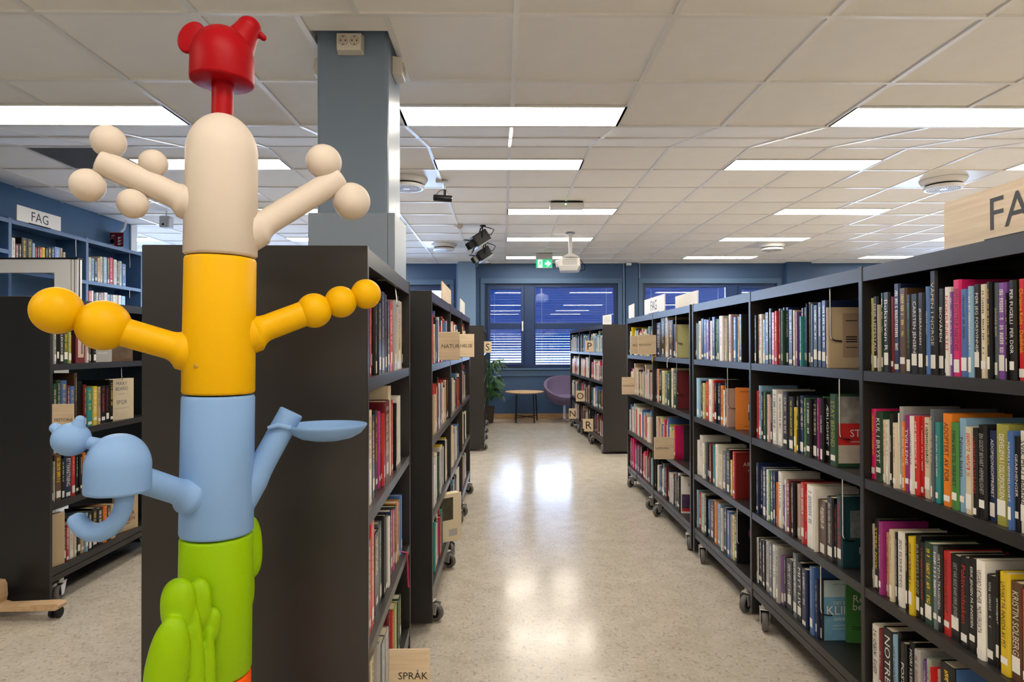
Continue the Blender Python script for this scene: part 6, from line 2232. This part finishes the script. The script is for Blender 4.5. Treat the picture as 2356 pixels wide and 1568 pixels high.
# ------------------------------------------------------------------ window corner: table, tub chair, palm
ty = 10.84
tx = px(1207, 900, ty).x
r = empty('side_table', (tx, ty, 0))
tag(r, 'round pale wood table on thin black legs under the far window', 'table')
MB().lathe((tx, ty, 0), [(0.305, 0.494), (0.325, 0.498), (0.332, 0.508), (0.332, 0.516), (0.327, 0.519)], 48).build('table_top', M_WOOD, r, smooth=True, angle=40)
for k, a in enumerate((35, 125, 235, 305)):
    c_, s_ = math.cos(math.radians(a)), math.sin(math.radians(a))
    MB().tube([(tx + 0.24 * c_, ty + 0.24 * s_, 0.5), (tx + 0.27 * c_, ty + 0.27 * s_, 0.0)], 0.011, 10).build('leg', M_BLACK, r, smooth=True)
mb = MB()
for (a, b) in ((35, 235), (125, 305)):
    mb.tube([(tx + 0.266 * math.cos(math.radians(a)), ty + 0.266 * math.sin(math.radians(a)), 0.09), (tx + 0.266 * math.cos(math.radians(b)), ty + 0.266 * math.sin(math.radians(b)), 0.09)], 0.007, 8)
mb.build('stretcher', M_BLACK, r)

chy = 10.80
chx = px(1252, 900, chy).x + 0.365
M_LILAC = mat('lilac_felt', (0.14, 0.105, 0.20), 0.9, bump=0.3, bscale=500, vary=0.08, vscale=20)
r = empty('tub_chair', (chx, chy, 0))
tag(r, 'lilac upholstered swivel tub chair partly hidden by the lettered bookcase', 'chair')
mb = MB()                                     # shell: half-egg with a sloping rim
NR, NS = 40, 12
rings_o, rings_i = [], []
for k in range(NS + 1):
    t = k / NS
    ro, ri = [], []
    for j in range(NR):
        a = 2 * math.pi * j / NR
        back = 0.5 * (1 + math.sin(a))         # high towards the wall, low in front
        rim = 0.43 + 0.345 * back ** 0.8
        th = math.pi / 2 * t
        rx = 0.372 * math.sin(th) ** 0.62 if t > 0 else 0.02
        z = 0.285 + (rim - 0.285) * (1 - math.cos(th)) ** 0.9
        ro.append((chx + rx * math.cos(a), chy + rx * 0.98 * math.sin(a), z))
        ri.append((chx + rx * 0.88 * math.cos(a), chy + rx * 0.86 * math.sin(a), min(rim, z + 0.045)))
    rings_o.append(ro)
    rings_i.append(ri)
mb.rings(rings_o + rings_i[::-1], True)
mb.build('shell', M_LILAC, r, smooth=True, angle=70)
MB().lathe((chx, chy - 0.04, 0), [(0.02, 0.375), (0.27, 0.375), (0.30, 0.395), (0.305, 0.42), (0.285, 0.445), (0.2, 0.455), (0.02, 0.458)], 40).build('seat_cushion', M_LILAC, r, smooth=True, angle=70)
MB().tube([(chx - 0.02, chy, 0.04), (chx - 0.02, chy, 0.30)], 0.022, 16).build('column', M_CHROME, r, smooth=True)
mb = MB()
for a in (190, 280, 10, 100):
    c_, s_ = math.cos(math.radians(a)), math.sin(math.radians(a))
    mb.tube([(chx - 0.02, chy, 0.045), (chx - 0.02 + 0.30 * c_, chy + 0.30 * s_, 0.02)], [0.016, 0.011], 10)
mb.build('star_base', M_CHROME, r, smooth=True)

# potted palm
ply = 10.68
plx = -0.275
r = empty('potted_palm', (plx, ply, 0))
tag(r, 'green palm in a dark pot in the corner by the window', 'plant')
MB().lathe((plx, ply, 0), [(0.11, 0.0), (0.12, 0.01), (0.14, 0.26), (0.145, 0.28), (0.13, 0.28), (0.125, 0.25)], 28).build('pot', mat('wicker_brown', (0.05, 0.035, 0.025), 0.8, bump=0.5, bscale=120), r, smooth=True, angle=50)
MB().lathe((plx, ply, 0), [(0.127, 0.25), (0.02, 0.262)], 20).build('soil', mat('soil', (0.02, 0.015, 0.01), 0.9), r)
M_LEAF = mat('palm_leaf', (0.045, 0.13, 0.03), 0.4, vary=0.3, vscale=15)
rp = random.Random(8)
for k in range(26):
    az = math.radians(rp.uniform(-88, -8)) if k % 5 else math.radians(rp.uniform(100, 165))
    dirv = Vector((math.cos(az), math.sin(az), 0)).normalized()
    Ln = rp.uniform(0.20, 0.42) if k % 5 else 0.12
    rise = rp.uniform(0.62, 0.95) if k % 3 == 0 else rp.uniform(0.22, 0.60)
    base = Vector((plx + rp.uniform(-0.03, 0.03), ply + rp.uniform(-0.03, 0.03), 0.26))
    spine = []
    for q in range(15):
        t = q / 14
        spine.append(base + dirv * (Ln * t ** 1.7) + Vector((0, 0, rise * math.sin(min(2.1, 2.2 * t)))))
    mb = MB()
    for p_ in spine:
        if p_.y < 10.52:
            p_.x = max(p_.x, -0.2)
    mb.tube(spine, [0.007 - 0.005 * q / 14 for q in range(15)], 6)
    sd = dirv.cross(Vector((0, 0, 1))).normalized()
    for q in range(5, 15):
        for s in (-1, 1):
            for e in (0.0, 0.25, 0.5, 0.75):
                if q == 14 and e > 0:
                    continue
                p0 = spine[q] if q == 14 else spine[q] + (spine[q + 1] - spine[q]) * e
                t = (q + e) / 14
                l_ = 0.19 * (1.15 - abs(t - 0.65) * 1.4) * rp.uniform(0.8, 1.1)
                d_ = (sd * s * 0.6 + dirv * 0.5 + Vector((0, 0, 0.1))).normalized()
                p1 = p0 + d_ * l_ * 0.5
                p2 = p0 + d_ * l_ * 0.9 + Vector((0, 0, -0.07 * rp.uniform(0.6, 1.7)))
                for p_ in (p1, p2):
                    p_.y = min(p_.y, 10.95)
                    p_.x = max(p_.x, -0.45)
                    if p_.y > 10.45:
                        p_.x = min(p_.x, 0.02)
                    if p_.y < 10.52:
                        p_.x = max(p_.x, -0.205)
                w = d_.cross(Vector((0, 0, 1))).normalized() * 0.0055
                mb.add([p0, p1 + w, p2, p1 - w], [(0, 1, 2, 3)])
    mb.build('frond', M_LEAF, r, recalc=False)
